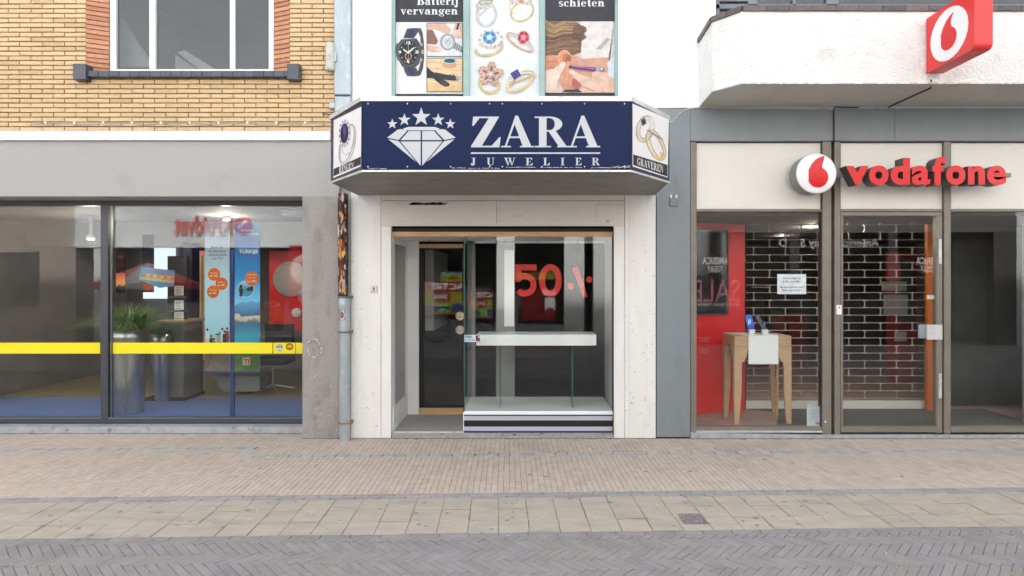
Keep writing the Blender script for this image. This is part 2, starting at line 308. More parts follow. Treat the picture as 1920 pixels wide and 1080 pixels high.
# ------------------------------------------------------------------ flat artwork on any plane, placed by sight line
CAMP = Vector((0, -D0, HC))
class Art:
    def __init__(s, p0, n=(0, -1, 0), crop=None):
        s.p0 = Vector(p0); s.n = Vector(n).normalized(); s.g = M(); s.mats = []; s.k = 1; s.crop = crop or (0, 0, 1, 1)
    def pt(s, x, y, lift):
        px = s.crop[0]+x*s.crop[2]; py = s.crop[1]+y*s.crop[3]
        d = Vector(((px-VX)/FPX, 1, (VY-py)/FPX)); t = (s.p0-CAMP).dot(s.n)/d.dot(s.n)
        return CAMP+d*t+s.n*lift
    def mi(s, m):
        if m not in s.mats: s.mats.append(m)
        return s.mats.index(m)
    def poly(s, pts, m, step=True):
        if step: s.k += 1
        n = len(pts); s.g.add([s.pt(x, y, s.k*.00008) for x, y in pts], [list(range(n))], s.mi(m)); return s
    def rect(s, x0, y0, x1, y1, m): return s.poly([(x0, y0), (x1, y0), (x1, y1), (x0, y1)], m)
    def ell(s, cx, cy, rx, ry, m, rot=0, seg=24):
        c, q = math.cos(R(rot)), math.sin(R(rot)); pts = []
        for k in range(seg):
            a = 2*math.pi*k/seg; u, v = rx*math.cos(a), ry*math.sin(a); pts.append((cx+u*c-v*q, cy+u*q+v*c))
        return s.poly(pts, m)
    def ring(s, cx, cy, rx, ry, th, m, rot=0, a0=0, a1=360, seg=30, th2=None):
        s.k += 1; th2 = th if th2 is None else th2; c, q = math.cos(R(rot)), math.sin(R(rot)); vs = []; fs = []
        for k in range(seg+1):
            a = R(a0+(a1-a0)*k/seg); t = th+(th2-th)*(.5-.5*math.sin(a))
            for r_ in (0, t):
                u, v = (rx-r_)*math.cos(a), (ry-r_)*math.sin(a); vs.append(s.pt(cx+u*c-v*q, cy+u*q+v*c, s.k*.00008))
        for k in range(seg): fs.append((2*k, 2*k+1, 2*k+3, 2*k+2))
        s.g.add(vs, fs, s.mi(m)); return s
    def line(s, pts, w, m):
        for (x0, y0), (x1, y1) in zip(pts, pts[1:]):
            dx, dy = x1-x0, y1-y0; L = math.hypot(dx, dy) or 1; nx, ny = -dy/L*w/2, dx/L*w/2
            s.poly([(x0+nx, y0+ny), (x1+nx, y1+ny), (x1-nx, y1-ny), (x0-nx, y0-ny)], m)
        return s
    def shape(s, polys, quad, w, m):      # glyph polygons in unit space, mapped into a picture quad (tl,tr,br,bl)
        tl, tr, br, bl = quad
        for i, p in enumerate(polys):
            pts = []
            for x, y in p:
                u, v = x/w, 1-y
                a = (tl[0]+(tr[0]-tl[0])*u, tl[1]+(tr[1]-tl[1])*u); b = (bl[0]+(br[0]-bl[0])*u, bl[1]+(br[1]-bl[1])*u)
                pts.append((a[0]+(b[0]-a[0])*v, a[1]+(b[1]-a[1])*v))
            s.g.add([s.pt(x, y, s.k*.00008+.00001*i+.00006) for x, y in pts], [list(range(len(pts)))], s.mi(m))
        s.k += 2; return s
    def sans(s, txt, x0, y0, x1, y1, m, mirror=False, bold=.0, th=None):     # fits the default font into a box
        vs, fs, (ax, ay, bx, by) = text_geo(txt, bold); s.k += 1; out = []
        for x, y in vs:
            u = (x-ax)/(bx-ax); v = (y-ay)/(by-ay)
            if mirror: u = 1-u
            out.append(s.pt(x0+(x1-x0)*u, y1+(y0-y1)*v, s.k*.00008))
        s.g.add(out, fs, s.mi(m)); return s
    def build(s, name, parent=None): return s.g.build(name, s.mats, parent)
_tc = {}
def text_geo(txt, bold=0., extrude=0.):
    key = (txt, bold, extrude)
    if key in _tc: return _tc[key]
    c = bpy.data.curves.new('t', 'FONT'); c.body = txt; c.size = 1; c.offset = bold; c.resolution_u = 4; c.extrude = extrude; c.align_x = 'CENTER'; c.space_line = 1.1
    o = bpy.data.objects.new('t', c); COL.objects.link(o)
    dg = bpy.context.evaluated_depsgraph_get(); me = bpy.data.meshes.new_from_object(o.evaluated_get(dg))
    vs = [(v.co.x, v.co.y) for v in me.vertices]; fs = [list(p.vertices) for p in me.polygons]; v3 = [tuple(v.co) for v in me.vertices]; nz = [p.normal.z for p in me.polygons]
    xs = [v[0] for v in vs]; ys = [v[1] for v in vs]
    bpy.data.objects.remove(o); bpy.data.curves.remove(c); bpy.data.meshes.remove(me)
    _tc[key] = (vs, fs, (min(xs), min(ys), max(xs), max(ys))) if not extrude else (v3, fs, nz, (min(xs), min(ys), max(xs), max(ys)))
    return _tc[key]

# ------------------------------------------------------------------ a small bold serif alphabet, drawn with strokes
def r_(x0, y0, x1, y1): return [[(x0, y0), (x1, y0), (x1, y1), (x0, y1)]]
def q_(*p): return [list(p)]
def a_(cx, cy, ox, oy, ix, iy, a0, a1, icx=None, seg=12):
    icx = cx if icx is None else icx; out = []
    for k in range(seg):
        t0 = R(a0+(a1-a0)*k/seg); t1 = R(a0+(a1-a0)*(k+1)/seg)
        out.append([(cx+ox*math.cos(t0), cy+oy*math.sin(t0)), (cx+ox*math.cos(t1), cy+oy*math.sin(t1)), (icx+ix*math.cos(t1), cy+iy*math.sin(t1)), (icx+ix*math.cos(t0), cy+iy*math.sin(t0))])
    return out
def d_(cx, cy, r): return [[(cx+r*math.cos(2*math.pi*k/14), cy+r*math.sin(2*math.pi*k/14)) for k in range(14)]]
GL = {
 'Z': (.84, q_((.53, 1), (.80, 1), (.30, .04), (.0, .04)) + r_(.06, .95, .55, 1) + q_((.06, 1), (.03, .70), (.07, .70), (.24, .95)) + r_(0, 0, .80, .05) + q_((.84, .33), (.80, .33), (.58, .05), (.80, 0))),
 'A': (1.0, q_((.12, .04), (.175, .04), (.455, .86), (.43, 1.0)) + q_((.43, 1.03), (.52, 1.03), (.92, .04), (.66, .04), (.40, .80)) + r_(.24, .30, .62, .355) + r_(0, 0, .30, .045) + r_(.58, 0, 1.0, .045)),
 'R': (1.0, r_(.13, .04, .35, .96) + r_(0, .955, .45, 1) + r_(0, 0, .48, .045) + a_(.45, .755, .36, .245, .14, .195, -90, 90) + r_(.35, .51, .45, .56) + q_((.40, .53), (.62, .53), (.93, .04), (.70, .04)) + r_(.66, 0, 1.0, .045)),
 'I': (.48, r_(.13, .04, .35, .96) + r_(0, .955, .48, 1) + r_(0, 0, .48, .045)),
 'L': (.80, r_(.13, .04, .35, .96) + r_(0, .955, .48, 1) + r_(0, 0, .76, .05) + q_((.80, .36), (.765, .36), (.50, .05), (.76, 0))),
 'E': (.82, r_(.13, .04, .35, .96) + r_(0, .95, .74, 1) + r_(0, 0, .78, .05) + q_((.82, .32), (.785, .32), (.52, .05), (.78, 0)) + q_((.76, .70), (.73, .70), (.50, .95), (.74, 1)) + r_(.35, .48, .52, .53) + q_((.56, .34), (.56, .67), (.50, .52), (.50, .49))),
 'J': (.62, r_(.25, .2, .47, .96) + r_(.10, .955, .62, 1) + a_(.24, .2, .23, .24, .01, .19, 180, 360, .24) + d_(.10, .2, .10)),
 'U': (.94, r_(.10, .32, .32, .96) + r_(0, .955, .44, 1) + a_(.46, .32, .36, .34, .21, .28, 180, 360, .53) + r_(.745, .32, .82, .96) + r_(.62, .955, .94, 1)),
 'W': (1.35, q_((.08, .96), (.32, .96), (.50, 0), (.42, 0)) + q_((.42, 0), (.50, 0), (.74, .85), (.70, 1)) + q_((.54, .96), (.78, .96), (.98, 0), (.90, 0)) + q_((.90, 0), (.98, 0), (1.25, .96), (1.19, .96)) + r_(0, .955, .42, 1) + r_(.46, .955, .88, 1) + r_(1.08, .955, 1.35, 1)),
 'N': (.98, r_(.12, .04, .175, .96) + q_((.10, 1), (.34, 1), (.86, .0), (.80, .0)) + r_(.80, 0, .86, .96) + r_(0, 0, .32, .045) + r_(0, .955, .14, 1) + r_(.68, .955, .98, 1)),
 'G': (.95, a_(.48, .5, .48, .52, .27, .46, 35, 325) + r_(.62, .12, .84, .42) + r_(.54, .40, .95, .445) + q_((.86, .72), (.82, .72), (.72, .9), (.86, 1.0))),
 'V': (.98, q_((.06, .96), (.32, .96), (.56, .0), (.47, .0)) + q_((.47, 0), (.56, 0), (.86, .96), (.79, .96)) + r_(0, .955, .43, 1) + r_(.66, .955, .98, 1)),
 'B': (.92, r_(.13, .04, .38, .96) + r_(0, .95, .5, 1) + r_(0, 0, .5, .05) + a_(.48, .755, .33, .245, .10, .19, -90, 90) + a_(.50, .27, .38, .27, .12, .215, -90, 90) + r_(.38, .50, .5, .55)),
 'v': (.66, q_((.05, .64), (.28, .64), (.39, .0), (.31, .0)) + q_((.31, 0), (.38, 0), (.58, .64), (.52, .64)) + r_(0, .625, .35, .67) + r_(.44, .625, .66, .67)),
 'e': (.60, a_(.30, .335, .30, .345, .11, .29, 12, 320) + r_(.1, .34, .58, .39)),
 'c': (.56, a_(.30, .335, .30, .345, .11, .29, 45, 320) + d_(.45, .5, .09)),
 'r': (.56, r_(.10, .04, .30, .63) + r_(0, 0, .40, .045) + r_(0, .625, .30, .67) + a_(.42, .48, .14, .18, .08, .13, 40, 180) + d_(.47, .55, .09)),
 'n': (.76, r_(.09, .04, .29, .63) + r_(0, 0, .36, .045) + r_(0, .625, .29, .67) + a_(.43, .46, .22, .22, .03, .17, 0, 170, .41) + r_(.45, .04, .65, .46) + r_(.40, 0, .76, .045)),
 'h': (.76, r_(.09, .04, .29, 1.0) + r_(0, 0, .36, .045) + r_(0, .96, .29, 1.0) + a_(.43, .46, .22, .22, .03, .17, 0, 170, .41) + r_(.45, .04, .65, .46) + r_(.40, 0, .76, .045)),
 'i': (.40, r_(.10, .04, .30, .63) + r_(0, 0, .40, .045) + r_(0, .625, .30, .67) + d_(.20, .86, .12)),
 'j': (.36, r_(.14, -.1, .34, .63) + r_(.02, .625, .34, .67) + d_(.24, .86, .12) + a_(.14, -.1, .20, .22, .0, .17, 180, 360) + d_(.02, -.14, .09)),
 't': (.46, r_(.12, .16, .32, .86) + r_(0, .60, .44, .66) + a_(.28, .16, .16, .17, .0, .11, 180, 350, .32)),
 'a': (.66, r_(.36, .10, .56, .48) + a_(.33, .46, .23, .22, .03, .17, 0, 160) + d_(.14, .5, .09) + a_(.24, .19, .24, .20, .05, .15, 60, 330) + r_(.40, .0, .66, .07)),
 'g': (.66, a_(.28, .44, .28, .235, .10, .19, 0, 360) + d_(.60, .64, .08) + a_(.31, -.08, .30, .17, .20, .11, 0, 360) + r_(.10, .1, .50, .2)),
 's': (.52, a_(.26, .49, .24, .19, .07, .13, 20, 250) + a_(.26, .18, .25, .19, .08, .13, -160, 80) + q_((.06, .50), (.20, .36), (.50, .20), (.36, .36))),
}
def serif(art, txt, x0, base, capx, h, m, track=.06):     # left edge, baseline, total width, cap height (picture pixels)
    ws = [GL[c][0]+track for c in txt]; k = capx/(sum(ws)-track); x = x0
    for c, w in zip(txt, ws):
        ww = GL[c][0]; art.shape(GL[c][1], ((x, base-h), (x+ww*k, base-h), (x+ww*k, base), (x, base)), ww, m); x += w*k
def star(cx, cy, r): return [(cx+(r if i % 2 == 0 else r*.40)*math.sin(math.pi*i/5), cy-(r if i % 2 == 0 else r*.40)*math.cos(math.pi*i/5)) for i in range(10)]

# ================================================================== GROUND
TH = R(1.65); CT, ST = math.cos(TH), math.sin(TH)
def uv(u, v): return (u*CT-v*ST, u*ST+v*CT)
g = M(); g.box(-60, 60, -60, 30, -.6, -.036); gr = g.build('ground', m_jointd); tag(gr, kind='structure')
def slab_mesh(name, L, W, m, h=.034, c=.0035):           # L along v, W along u, top at z=0 around its centre
    x, y = W/2, L/2
    v = [(-x, -y, -h), (x, -y, -h), (x, y, -h), (-x, y, -h), (-x, -y, -c), (x, -y, -c), (x, y, -c), (-x, y, -c), (-x+c, -y+c, 0), (x-c, -y+c, 0), (x-c, y-c, 0), (-x+c, y-c, 0)]
    f = [(8, 9, 10, 11), (0, 1, 5, 4), (1, 2, 6, 5), (2, 3, 7, 6), (3, 0, 4, 7), (4, 5, 9, 8), (5, 6, 10, 9), (6, 7, 11, 10), (7, 4, 8, 11)]
    return proto(M().add(v, f), name, m)
def place(u, v, rot=0, wob=.0012, tilt=.006, z=0, sc=(1, 1)):
    x, y = uv(u, v)
    mw = Matrix.Translation((x, y, z+random.uniform(-wob, wob))) @ Matrix.Rotation(TH+rot+random.gauss(0, .006), 4, 'Z') @ Matrix.Rotation(random.gauss(0, tilt), 4, 'X') @ Matrix.Rotation(random.gauss(0, tilt), 4, 'Y') @ Matrix.Diagonal((sc[0], sc[1], 1, 1))
    dist = math.hypot(x, y+D0)+(6 if abs(x) > (y+D0)*.9 else 0)
    return (mw, dist)
def clip_uv(poly, vlo, vhi):
    for lim, sg in ((vlo, 1), (vhi, -1)):
        out = []
        for i, a in enumerate(poly):
            b = poly[(i+1) % len(poly)]; da, db = sg*(a[1]-lim), sg*(b[1]-lim)
            if da >= 0: out.append(a)
            if (da >= 0) != (db >= 0):
                t = da/(da-db); out.append((a[0]+(b[0]-a[0])*t, a[1]+(b[1]-a[1])*t))
        poly = out
        if len(poly) < 3: return []
    return poly
V_ROW = -.57; V_STRIP0, V_STRIP1, V_TILE1, V_BORD = -1.62, -1.735, -2.375, -2.435
pave = structure('pavement')
# joint bedding sheets, each a real layer under the pieces
def bed(name, v0, v1, m, z, par):
    g = M(); c = [uv(-9, v0), uv(9, v0), uv(9, v1), uv(-9, v1)]; g.xy(c, z-.02, z); return g.build(name, m, par)
bed('sand_bed', V_TILE1, .9, m_joint, -.006, pave)
mb = slab_mesh('brick', .197, .0478, m_brick_side, c=.0025)
LB, WB = .2, .05; lst = []
def rowv(u):          # where the pale grey gutter row runs
    if u < -2.75: return -.27
    return -.57+.012*max(0, u-1.5)*0
for i in range(-150, 150):
    u = i*WB; off = (.5 if i % 2 else 0)*LB+random.choice((0, 0, 0, .3, -.3))*LB
    rv = rowv(u)
    # in front of the row
    v = V_STRIP0+.002; first = True
    vv = V_STRIP0 - (off % LB) if off else V_STRIP0
    while vv < rv-.05:
        lo, hi = max(vv, V_STRIP0), min(vv+LB, rv-.05)
        if hi-lo > .02: lst.append(place(u, (lo+hi)/2, sc=(1, (hi-lo)/LB)))
        vv += LB
    vv = rv+.05-((off+.07) % LB)
    while vv < .35:
        lo, hi = max(vv, rv+.05), vv+LB
        if hi-lo > .02: lst.append(place(u, (lo+hi)/2, sc=(1, (hi-lo)/LB)))
        vv += LB
pieces('brick', mb, lst, pave)
# pale grey gutter row, with its step by the concrete column
mg = slab_mesh('kerb_stone', .092, .108, m_paverl); lst = []
for i in range(-66, 66):
    u = i*.114+random.uniform(-.004, .004); lst.append(place(u, rowv(u), sc=(1, 1), tilt=.012, wob=.002))
for k in range(3): lst.append(place(-2.79+.0, -.27-.05-.055-.1*k, rot=R(90), sc=(.9, 1)))
pieces('gutter_stone', mg, lst, pave)
# dark stretcher strip: two thin courses
ms = slab_mesh('edging_brick', .054, .196, m_paverg); lst = []
for j in range(2):
    for i in range(-28, 28): lst.append(place(i*.2+j*.1, V_STRIP0-.029-.058*j, tilt=.004))
pieces('edging_brick', ms, lst, pave)
# square slabs, three rows
mt = slab_mesh('slab', .2055, .2085, m_tile, c=.003); lst = []
TW = .2133
drain_u = X(1298, -2.1); 
for j in range(3):
    v = V_STRIP1-(j+.5)*TW
    for i in range(-26, 26):
        u = i*TW+.06+(0.004*j)
        lst.append(place(u+random.gauss(0, .0012), v+random.gauss(0, .001), tilt=.008, wob=.003))
pieces('slab', mt, lst, pave)
road = structure('road')
bed('joint_sand', -9.4, V_TILE1-.002, m_jointd, -.007, road)
lst = [place(i*.2+.05, V_TILE1-.03, tilt=.004) for i in range(-22, 23)]
pieces('border_brick', proto_b := slab_mesh('border_brick', .054, .196, m_herr), lst, road)
# herringbone, three to one, turned 45 degrees
WH = .05; NH = 4; lst = []; cut = M()
mh = slab_mesh('paver', .1972, .0476, m_herr, c=.0022)
c45, s45 = math.cos(R(135)), math.sin(R(135)); VLO = -3.55
for i in range(-110, 111):
    for j in range(-110, 111):
        k = (i-j) % (2*NH)
        if k == 0: cx, cy, ro = (i+NH/2)*WH, (j+.5)*WH, -90
        elif k == 2*NH-1: cx, cy, ro = (i+.5)*WH, (j+NH/2)*WH, 0
        else: continue
        u = cx*c45-cy*s45; v = cx*s45+cy*c45-2.9
        if v > V_BORD+.11 or v < VLO or abs(u) > 5: continue
        a = R(135+ro); hx, hy = .0234, .0982
        co = [(u+math.cos(a)*p-math.sin(a)*q, v+math.sin(a)*p+math.cos(a)*q) for p, q in ((-hx, -hy), (hx, -hy), (hx, hy), (-hx, hy))]
        if max(c[1] for c in co) <= V_BORD: lst.append(place(u, v, rot=a, tilt=.006, wob=.0015))
        else:
            co = clip_uv(co, -9, V_BORD)
            if co: cut.xy([uv(*c) for c in co], -.034, -.0005, tint=random.random())
pieces('paver', mh, lst, road)
o = cut.build('cut_paver', m_herr, road); o['kind'] = 'stuff'
# the carriageway beyond the pieces one can tell apart
g = M(); c = [uv(-40, -12), uv(40, -12), uv(40, VLO-.1), uv(-40, VLO-.1)]; g.xy(c, -.03, -.004); g.build('road_surface', m_herr, road)
# moss tufts in the joints, old gum, litter specks, iron cover
g = M()
for _ in range(80000):
    i = random.randint(-90, 90); j = random.randint(-90, 90); a = random.random()*WH*NH
    if (i-j) % (2*NH) == 0: cx, cy = (i*WH+a, j*WH) if random.random() < .7 else (i*WH, j*WH+a/NH)
    elif (i-j) % (2*NH) == 2*NH-1: cx, cy = (i*WH, j*WH+a)
    else: continue
    u = cx*c45-cy*s45; v = cx*s45+cy*c45-2.9
    if v > V_BORD or v < VLO or abs(u) > 4.6 or mnoise.noise((u*2.3, v*2.3, 3)) < .08+random.uniform(-.42, .30): continue
    for _ in range(3):
        x, y = uv(u+random.gauss(0, .004), v+random.gauss(0, .004)); r = random.uniform(.0027, .0066)
        g.add([(x+r*random.uniform(.6, 1.3)*math.cos(t), y+r*math.sin(t), -.003) for t in (0, 1.3, 2.5, 3.8, 5)]+[(x, y, random.uniform(.002, .0045))], [(0, 1, 5), (1, 2, 5), (2, 3, 5), (3, 4, 5), (4, 0, 5)])
for _ in range(1900):
    j = random.randint(0, 3); v = V_STRIP1-j*TW+random.gauss(0, .003); u = random.uniform(-4.5, 4.5)
    if random.random() < .6: u = round((u-.06)/TW-.5)*TW+.06+TW/2+random.gauss(0, .003); v = V_STRIP1-random.random()*3*TW
    if mnoise.noise((u*.9, v*2, 9)) < -.05: continue
    x, y = uv(u, v); r = random.uniform(.0025, .006)
    g.add([(x+r*math.cos(t), y+r*math.sin(t), -.003) for t in (0, 1.3, 2.5, 3.8, 5)]+[(x, y, .002)], [(0, 1, 5), (1, 2, 5), (2, 3, 5), (3, 4, 5), (4, 0, 5)])
for px, py, n in ((1278, 845, 14), (880, 851, 6), (512, 855, 14), (535, 856, 12), (330, 838, 6), (420, 838, 6), (745, 852, 8)):
    d = HC*FPX/(py-VY); 
    for _ in range(n):
        x = (px-VX)*d/FPX+random.gauss(0, .035); y = d-D0+random.gauss(0, .008); r = random.uniform(.003, .007)
        g.add([(x+r*math.cos(t), y+r*math.sin(t), -.002) for t in (0, 1.3, 2.5, 3.8, 5)]+[(x, y, .009)], [(0, 1, 5), (1, 2, 5), (2, 3, 5), (3, 4, 5), (4, 0, 5)])
tag(g.build('moss', m_moss), 'yellow green moss growing in the paving joints', 'moss', kind='stuff')
g = M(); random.seed(21)
for _ in range(190):
    u = random.uniform(-4.6, 4.6); v = random.choice((random.uniform(-2.35, -1.75), random.uniform(-2.35, -1.75), random.uniform(-3.1, -.1))); r = random.uniform(.006, .021)
    x, y = uv(u, v); n = 9; ph = random.random()
    g.add([(x+r*random.uniform(.8, 1.15)*math.cos(2*math.pi*k/n), y+r*random.uniform(.8, 1.1)*math.sin(2*math.pi*k/n), .0022) for k in range(n)]+[(x, y, .0034)], [(k, (k+1) % n, n) for k in range(n)])
tag(g.build('chewing_gum', m_gum), 'dark trodden chewing gum spots on the slabs', 'gum spots', kind='stuff')
g = M()
for _ in range(90):
    u = random.uniform(-4.6, 4.6); v = random.uniform(-3.1, -.05); r = random.uniform(.0025, .007); x, y = uv(u, v); n = 6
    g.add([(x+r*random.uniform(.5, 1.3)*math.cos(2*math.pi*k/n), y+r*random.uniform(.5, 1.3)*math.sin(2*math.pi*k/n), .003) for k in range(n)]+[(x, y, .006)], [(k, (k+1) % n, n) for k in range(n)])
tag(g.build('litter', m_gumw), 'small pale litter specks scattered over the paving', 'litter', kind='stuff')
g = M()  # gathered dirt, its dark colour also painting contact shadow at the wall foot
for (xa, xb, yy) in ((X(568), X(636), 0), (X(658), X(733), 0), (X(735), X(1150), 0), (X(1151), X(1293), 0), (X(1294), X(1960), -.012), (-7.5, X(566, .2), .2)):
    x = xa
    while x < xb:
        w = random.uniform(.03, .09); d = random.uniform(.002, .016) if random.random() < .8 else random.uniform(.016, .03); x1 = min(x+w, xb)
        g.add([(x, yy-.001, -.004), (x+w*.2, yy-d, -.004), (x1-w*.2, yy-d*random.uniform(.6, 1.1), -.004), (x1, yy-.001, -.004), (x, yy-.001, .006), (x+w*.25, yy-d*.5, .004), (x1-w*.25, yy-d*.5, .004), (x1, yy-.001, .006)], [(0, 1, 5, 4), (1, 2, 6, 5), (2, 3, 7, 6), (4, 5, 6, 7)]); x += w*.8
tag(g.build('dirt', m_grime_shade), 'dark dirt and painted contact shadow along the foot of the shop fronts', 'dirt', kind='stuff')
cov = thing('inspection_cover', 'small square cast iron inspection cover set in the pale slabs', 'manhole cover', (0, 0, 0))
dc = HC*FPX/(973-VY); cx, cy = (1299-VX)*dc/FPX, dc-D0; cov.location = (cx, cy, 0)
g = M(); s_ = .088
g.box(cx-s_, cx+s_, cy-s_, cy-s_+.012, -.01, .005); g.box(cx-s_, cx+s_, cy+s_-.012, cy+s_, -.01, .005); g.box(cx-s_, cx-s_+.012, cy-s_+.012, cy+s_-.012, -.01, .005); g.box(cx+s_-.012, cx+s_, cy-s_+.012, cy+s_-.012, -.01, .005); g.build('frame', m_iron, cov)
g = M(); g.box(cx-s_+.014, cx+s_-.014, cy-s_+.014, cy+s_-.014, -.01, .003)
for k in range(9): g.box(cx-.06+k*.0145, cx-.052+k*.0145, cy-.062, cy-.035, .003, .0055); g.box(cx-.06+k*.0145, cx-.052+k*.0145, cy+.035, cy+.062, .003, .0055)
g.box(cx-.05, cx+.05, cy-.012, cy+.014, .003, .006); g.build('lid', m_iron, cov)
random.seed(7)

# ================================================================== LEFT BUILDING: yellow brick over a rendered shop front
tb = thing('travel_agency', 'yellow brick building with grey rendered shop front and wide glass window', 'building', (-3.9, 0, 0))
XL, XR = -7.6, X(628)
zF0, zF1 = Z(262), Z(247)                  # white flashing
WX0, WX1, WZ0 = X(161), X(543), Z(133, .08)-.03
YW = .22
g = M()
g.box(XL, WX0, .018, YW, zF1, 5.25); g.box(WX1, XR, .018, YW, zF1, 5.25); g.box(WX0, WX1, .018, YW, zF1, WZ0)
g.box(XL, XR, .0, YW, 5.25, 8.2); g.build('mortar', m_mortar, tb)
pit, crs = .2455, .0515; x0b = X(628); lst = []
pm_ = proto(M().cbox(-.118, .118, -.001, .05, -.0205, .0205, .003), 'brick', m_ybrick)
ed = M(); row = 0; z = zF1+crs/2+.004
def cutbrick(xa, xb, z):
    ed.cbox(xa, xb, -.001+random.uniform(-.001, .001), .05, z-.0205, z+.0205, .003, tint=random.random())
while z < 5.24:
    xs = x0b-(row % 2)*pit/2-.004
    if row % 2: spans = [(x0b-pit/2+.004, x0b-.002)]
    else: spans = []
    xx = xs
    while xx > XL: spans.append((xx-pit+.005, xx-.005)); xx -= pit
    for xa, xb in spans:
        subs = [(xa, xb)]
        if z+.02 > WZ0: 
            subs = []
            if xa < WX0: subs.append((xa, min(xb, WX0-.003)))
            if xb > WX1: subs.append((max(xa, WX1+.003), xb))
        for a, b in subs:
            if b-a < .02: continue
            if abs((b-a)-(pit-.01)) < .004: 
                dev = random.gauss(0, .0012)
                lst.append((Matrix.Translation(((a+b)/2, dev, z+random.gauss(0, .0006))) @ Matrix.Rotation(random.gauss(0, .003), 4, 'Y'), abs((a+b)/2+2)*.5+abs(z-3.6)))
            else: cutbrick(a, b, z)
    z += crs; row += 1
pieces('brick', pm_, lst, tb)
o = ed.build('cut_brick', m_ybrick, tb); o['kind'] = 'stuff'
# splayed red brick jambs
def splay(x_near, x_deep, yd, sgn):
    bk = M(); bk.xy([(x_near, .02), (x_deep, yd+.02), (x_deep, yd+.12), (x_near, yd+.12)], WZ0, 5.25); bk.build('jamb', m_mortar, tb)
    z = WZ0+crs/2; L = math.hypot(x_deep-x_near, yd); ang = math.atan2(yd, x_deep-x_near)
    pr = proto(M().cbox(-L/2+.001, L/2-.001, -.001, .03, -.0215, .0215, .003), 'jamb_brick', m_rbrick); l2 = []
    while z < 5.24:
        mw = Matrix.Translation(((x_near+x_deep)/2, yd/2+.002+random.gauss(0, .001), z)) @ Matrix.Rotation(ang if x_deep > x_near else ang+math.pi, 4, 'Z') @ Matrix.Rotation(random.gauss(0, .004), 4, 'Y')
        l2.append((mw, z)); z += crs
    pieces('jamb_brick', pr, l2, tb)
XD0, XD1 = X(204, .08), X(513, .08)
splay(WX0, XD0, .08, 1); splay(WX1, XD1, .08, -1)
# black glazed sill
sl = M().box(X(137, -.05), X(561, -.05), -.02, .20, Z(144, -.05), Z(136, -.05)).build('sill', m_black, tb)
px = 148.0; pr = proto(M().xz([(0, 0)]*0 or [(-.0535, -.033), (.0535, -.033), (.0535, .028), (-.0535, .028)], -.06, .12), 'sill_brick', m_bbrick); l2 = []
k = 0
while px < 542:
    l2.append((Matrix.Translation((X(px+9.5, -.05), -.004+random.gauss(0, .0015), Z(139, -.05))) @ Matrix.Rotation(R(-4), 4, 'X'), k)); px += 19.3; k += 1
pieces('sill_brick', pr, l2, tb)
for a, b in ((136, 160), (538, 560)):
    g = M(); g.cbox(X(a, -.09), X(b, -.09), -.09, .12, Z(149, -.09), Z(119, -.09), .006); g.build('sill_end_block', m_bbrick, tb)
# upper window
uw = M(); yb = .10
wn_ = M()
def bars(g, lst_, y, t):
    for a, b, c, d in lst_: g.box(X(a, y), X(b, y), y, y+t, Z(d, y), Z(c, y))
bars(wn_, [(204, 217, -70, 133), (280, 291, -70, 133), (431, 440, -70, 133), (504, 513, -70, 133)], yb, .07)
for a, b in ((217, 280), (291, 431), (440, 504)): wn_.box(X(a, yb), X(b, yb), yb+.004, yb+.07, Z(133, yb), Z(129.5, yb))
window = wn_.build('window', m_wpaint, tb)
for a, b in ((217, 280), (291, 431), (440, 504)): M().box(X(a, yb), X(b, yb), yb+.03, yb+.036, Z(129.5, yb), 5.25).build('pane', m_glassu, window)
# attic room behind: plaster wall, ceiling, sloping stair soffit
g = M(); g.box(-4.9, -2.3, 2.4, 2.5, 3.4, 5.3); g.box(-4.9, -4.8, .24, 2.4, 3.4, 5.3); g.box(-2.4, -2.3, .24, 2.4, 3.4, 5.3); g.box(-4.9, -2.3, .24, 2.4, 3.35, 3.4); g.box(-4.9, -2.3, .24, 2.4, 5.3, 5.35)
g.build('upper_room', m_walli, tb)
g = M(); g.xz([(X(222, .5), Z(128, .5)), (X(292, .5), Z(128, .5)), (X(222, .5), Z(20, .5))], .45, .5); g.build('stair_panel', m_shelf, tb)
g = M(); g.xz([(X(342, .6), Z(105, .6)), (X(355, .6), Z(100, .6)), (X(412, .6), Z(135, .6)), (X(395, .6), Z(145, .6))], .5, .56); g.xz([(X(338, .7), Z(108, .7)), (X(400, .7), Z(150, .7)), (X(338, .7), Z(150, .7))], .6, .65); g.build('handrail', m_lintel, tb)
# flashing, fascia, column
M().xz([(XL, zF0), (X(620), zF0), (X(620), zF1), (XL, zF1)], -.03, .21).build('flashing', m_flash, tb)
g = M(); g.box(XL, X(620)+.0, -.032, -.03, zF0-.012, zF0+.004); g.build('drip_edge', m_alu, tb)
OPX1 = X(567); OPZ = Z(368)
g = M(); g.box(XL, X(636), 0, .42, OPZ, zF0-.002); g.build('fascia', m_conc, tb)
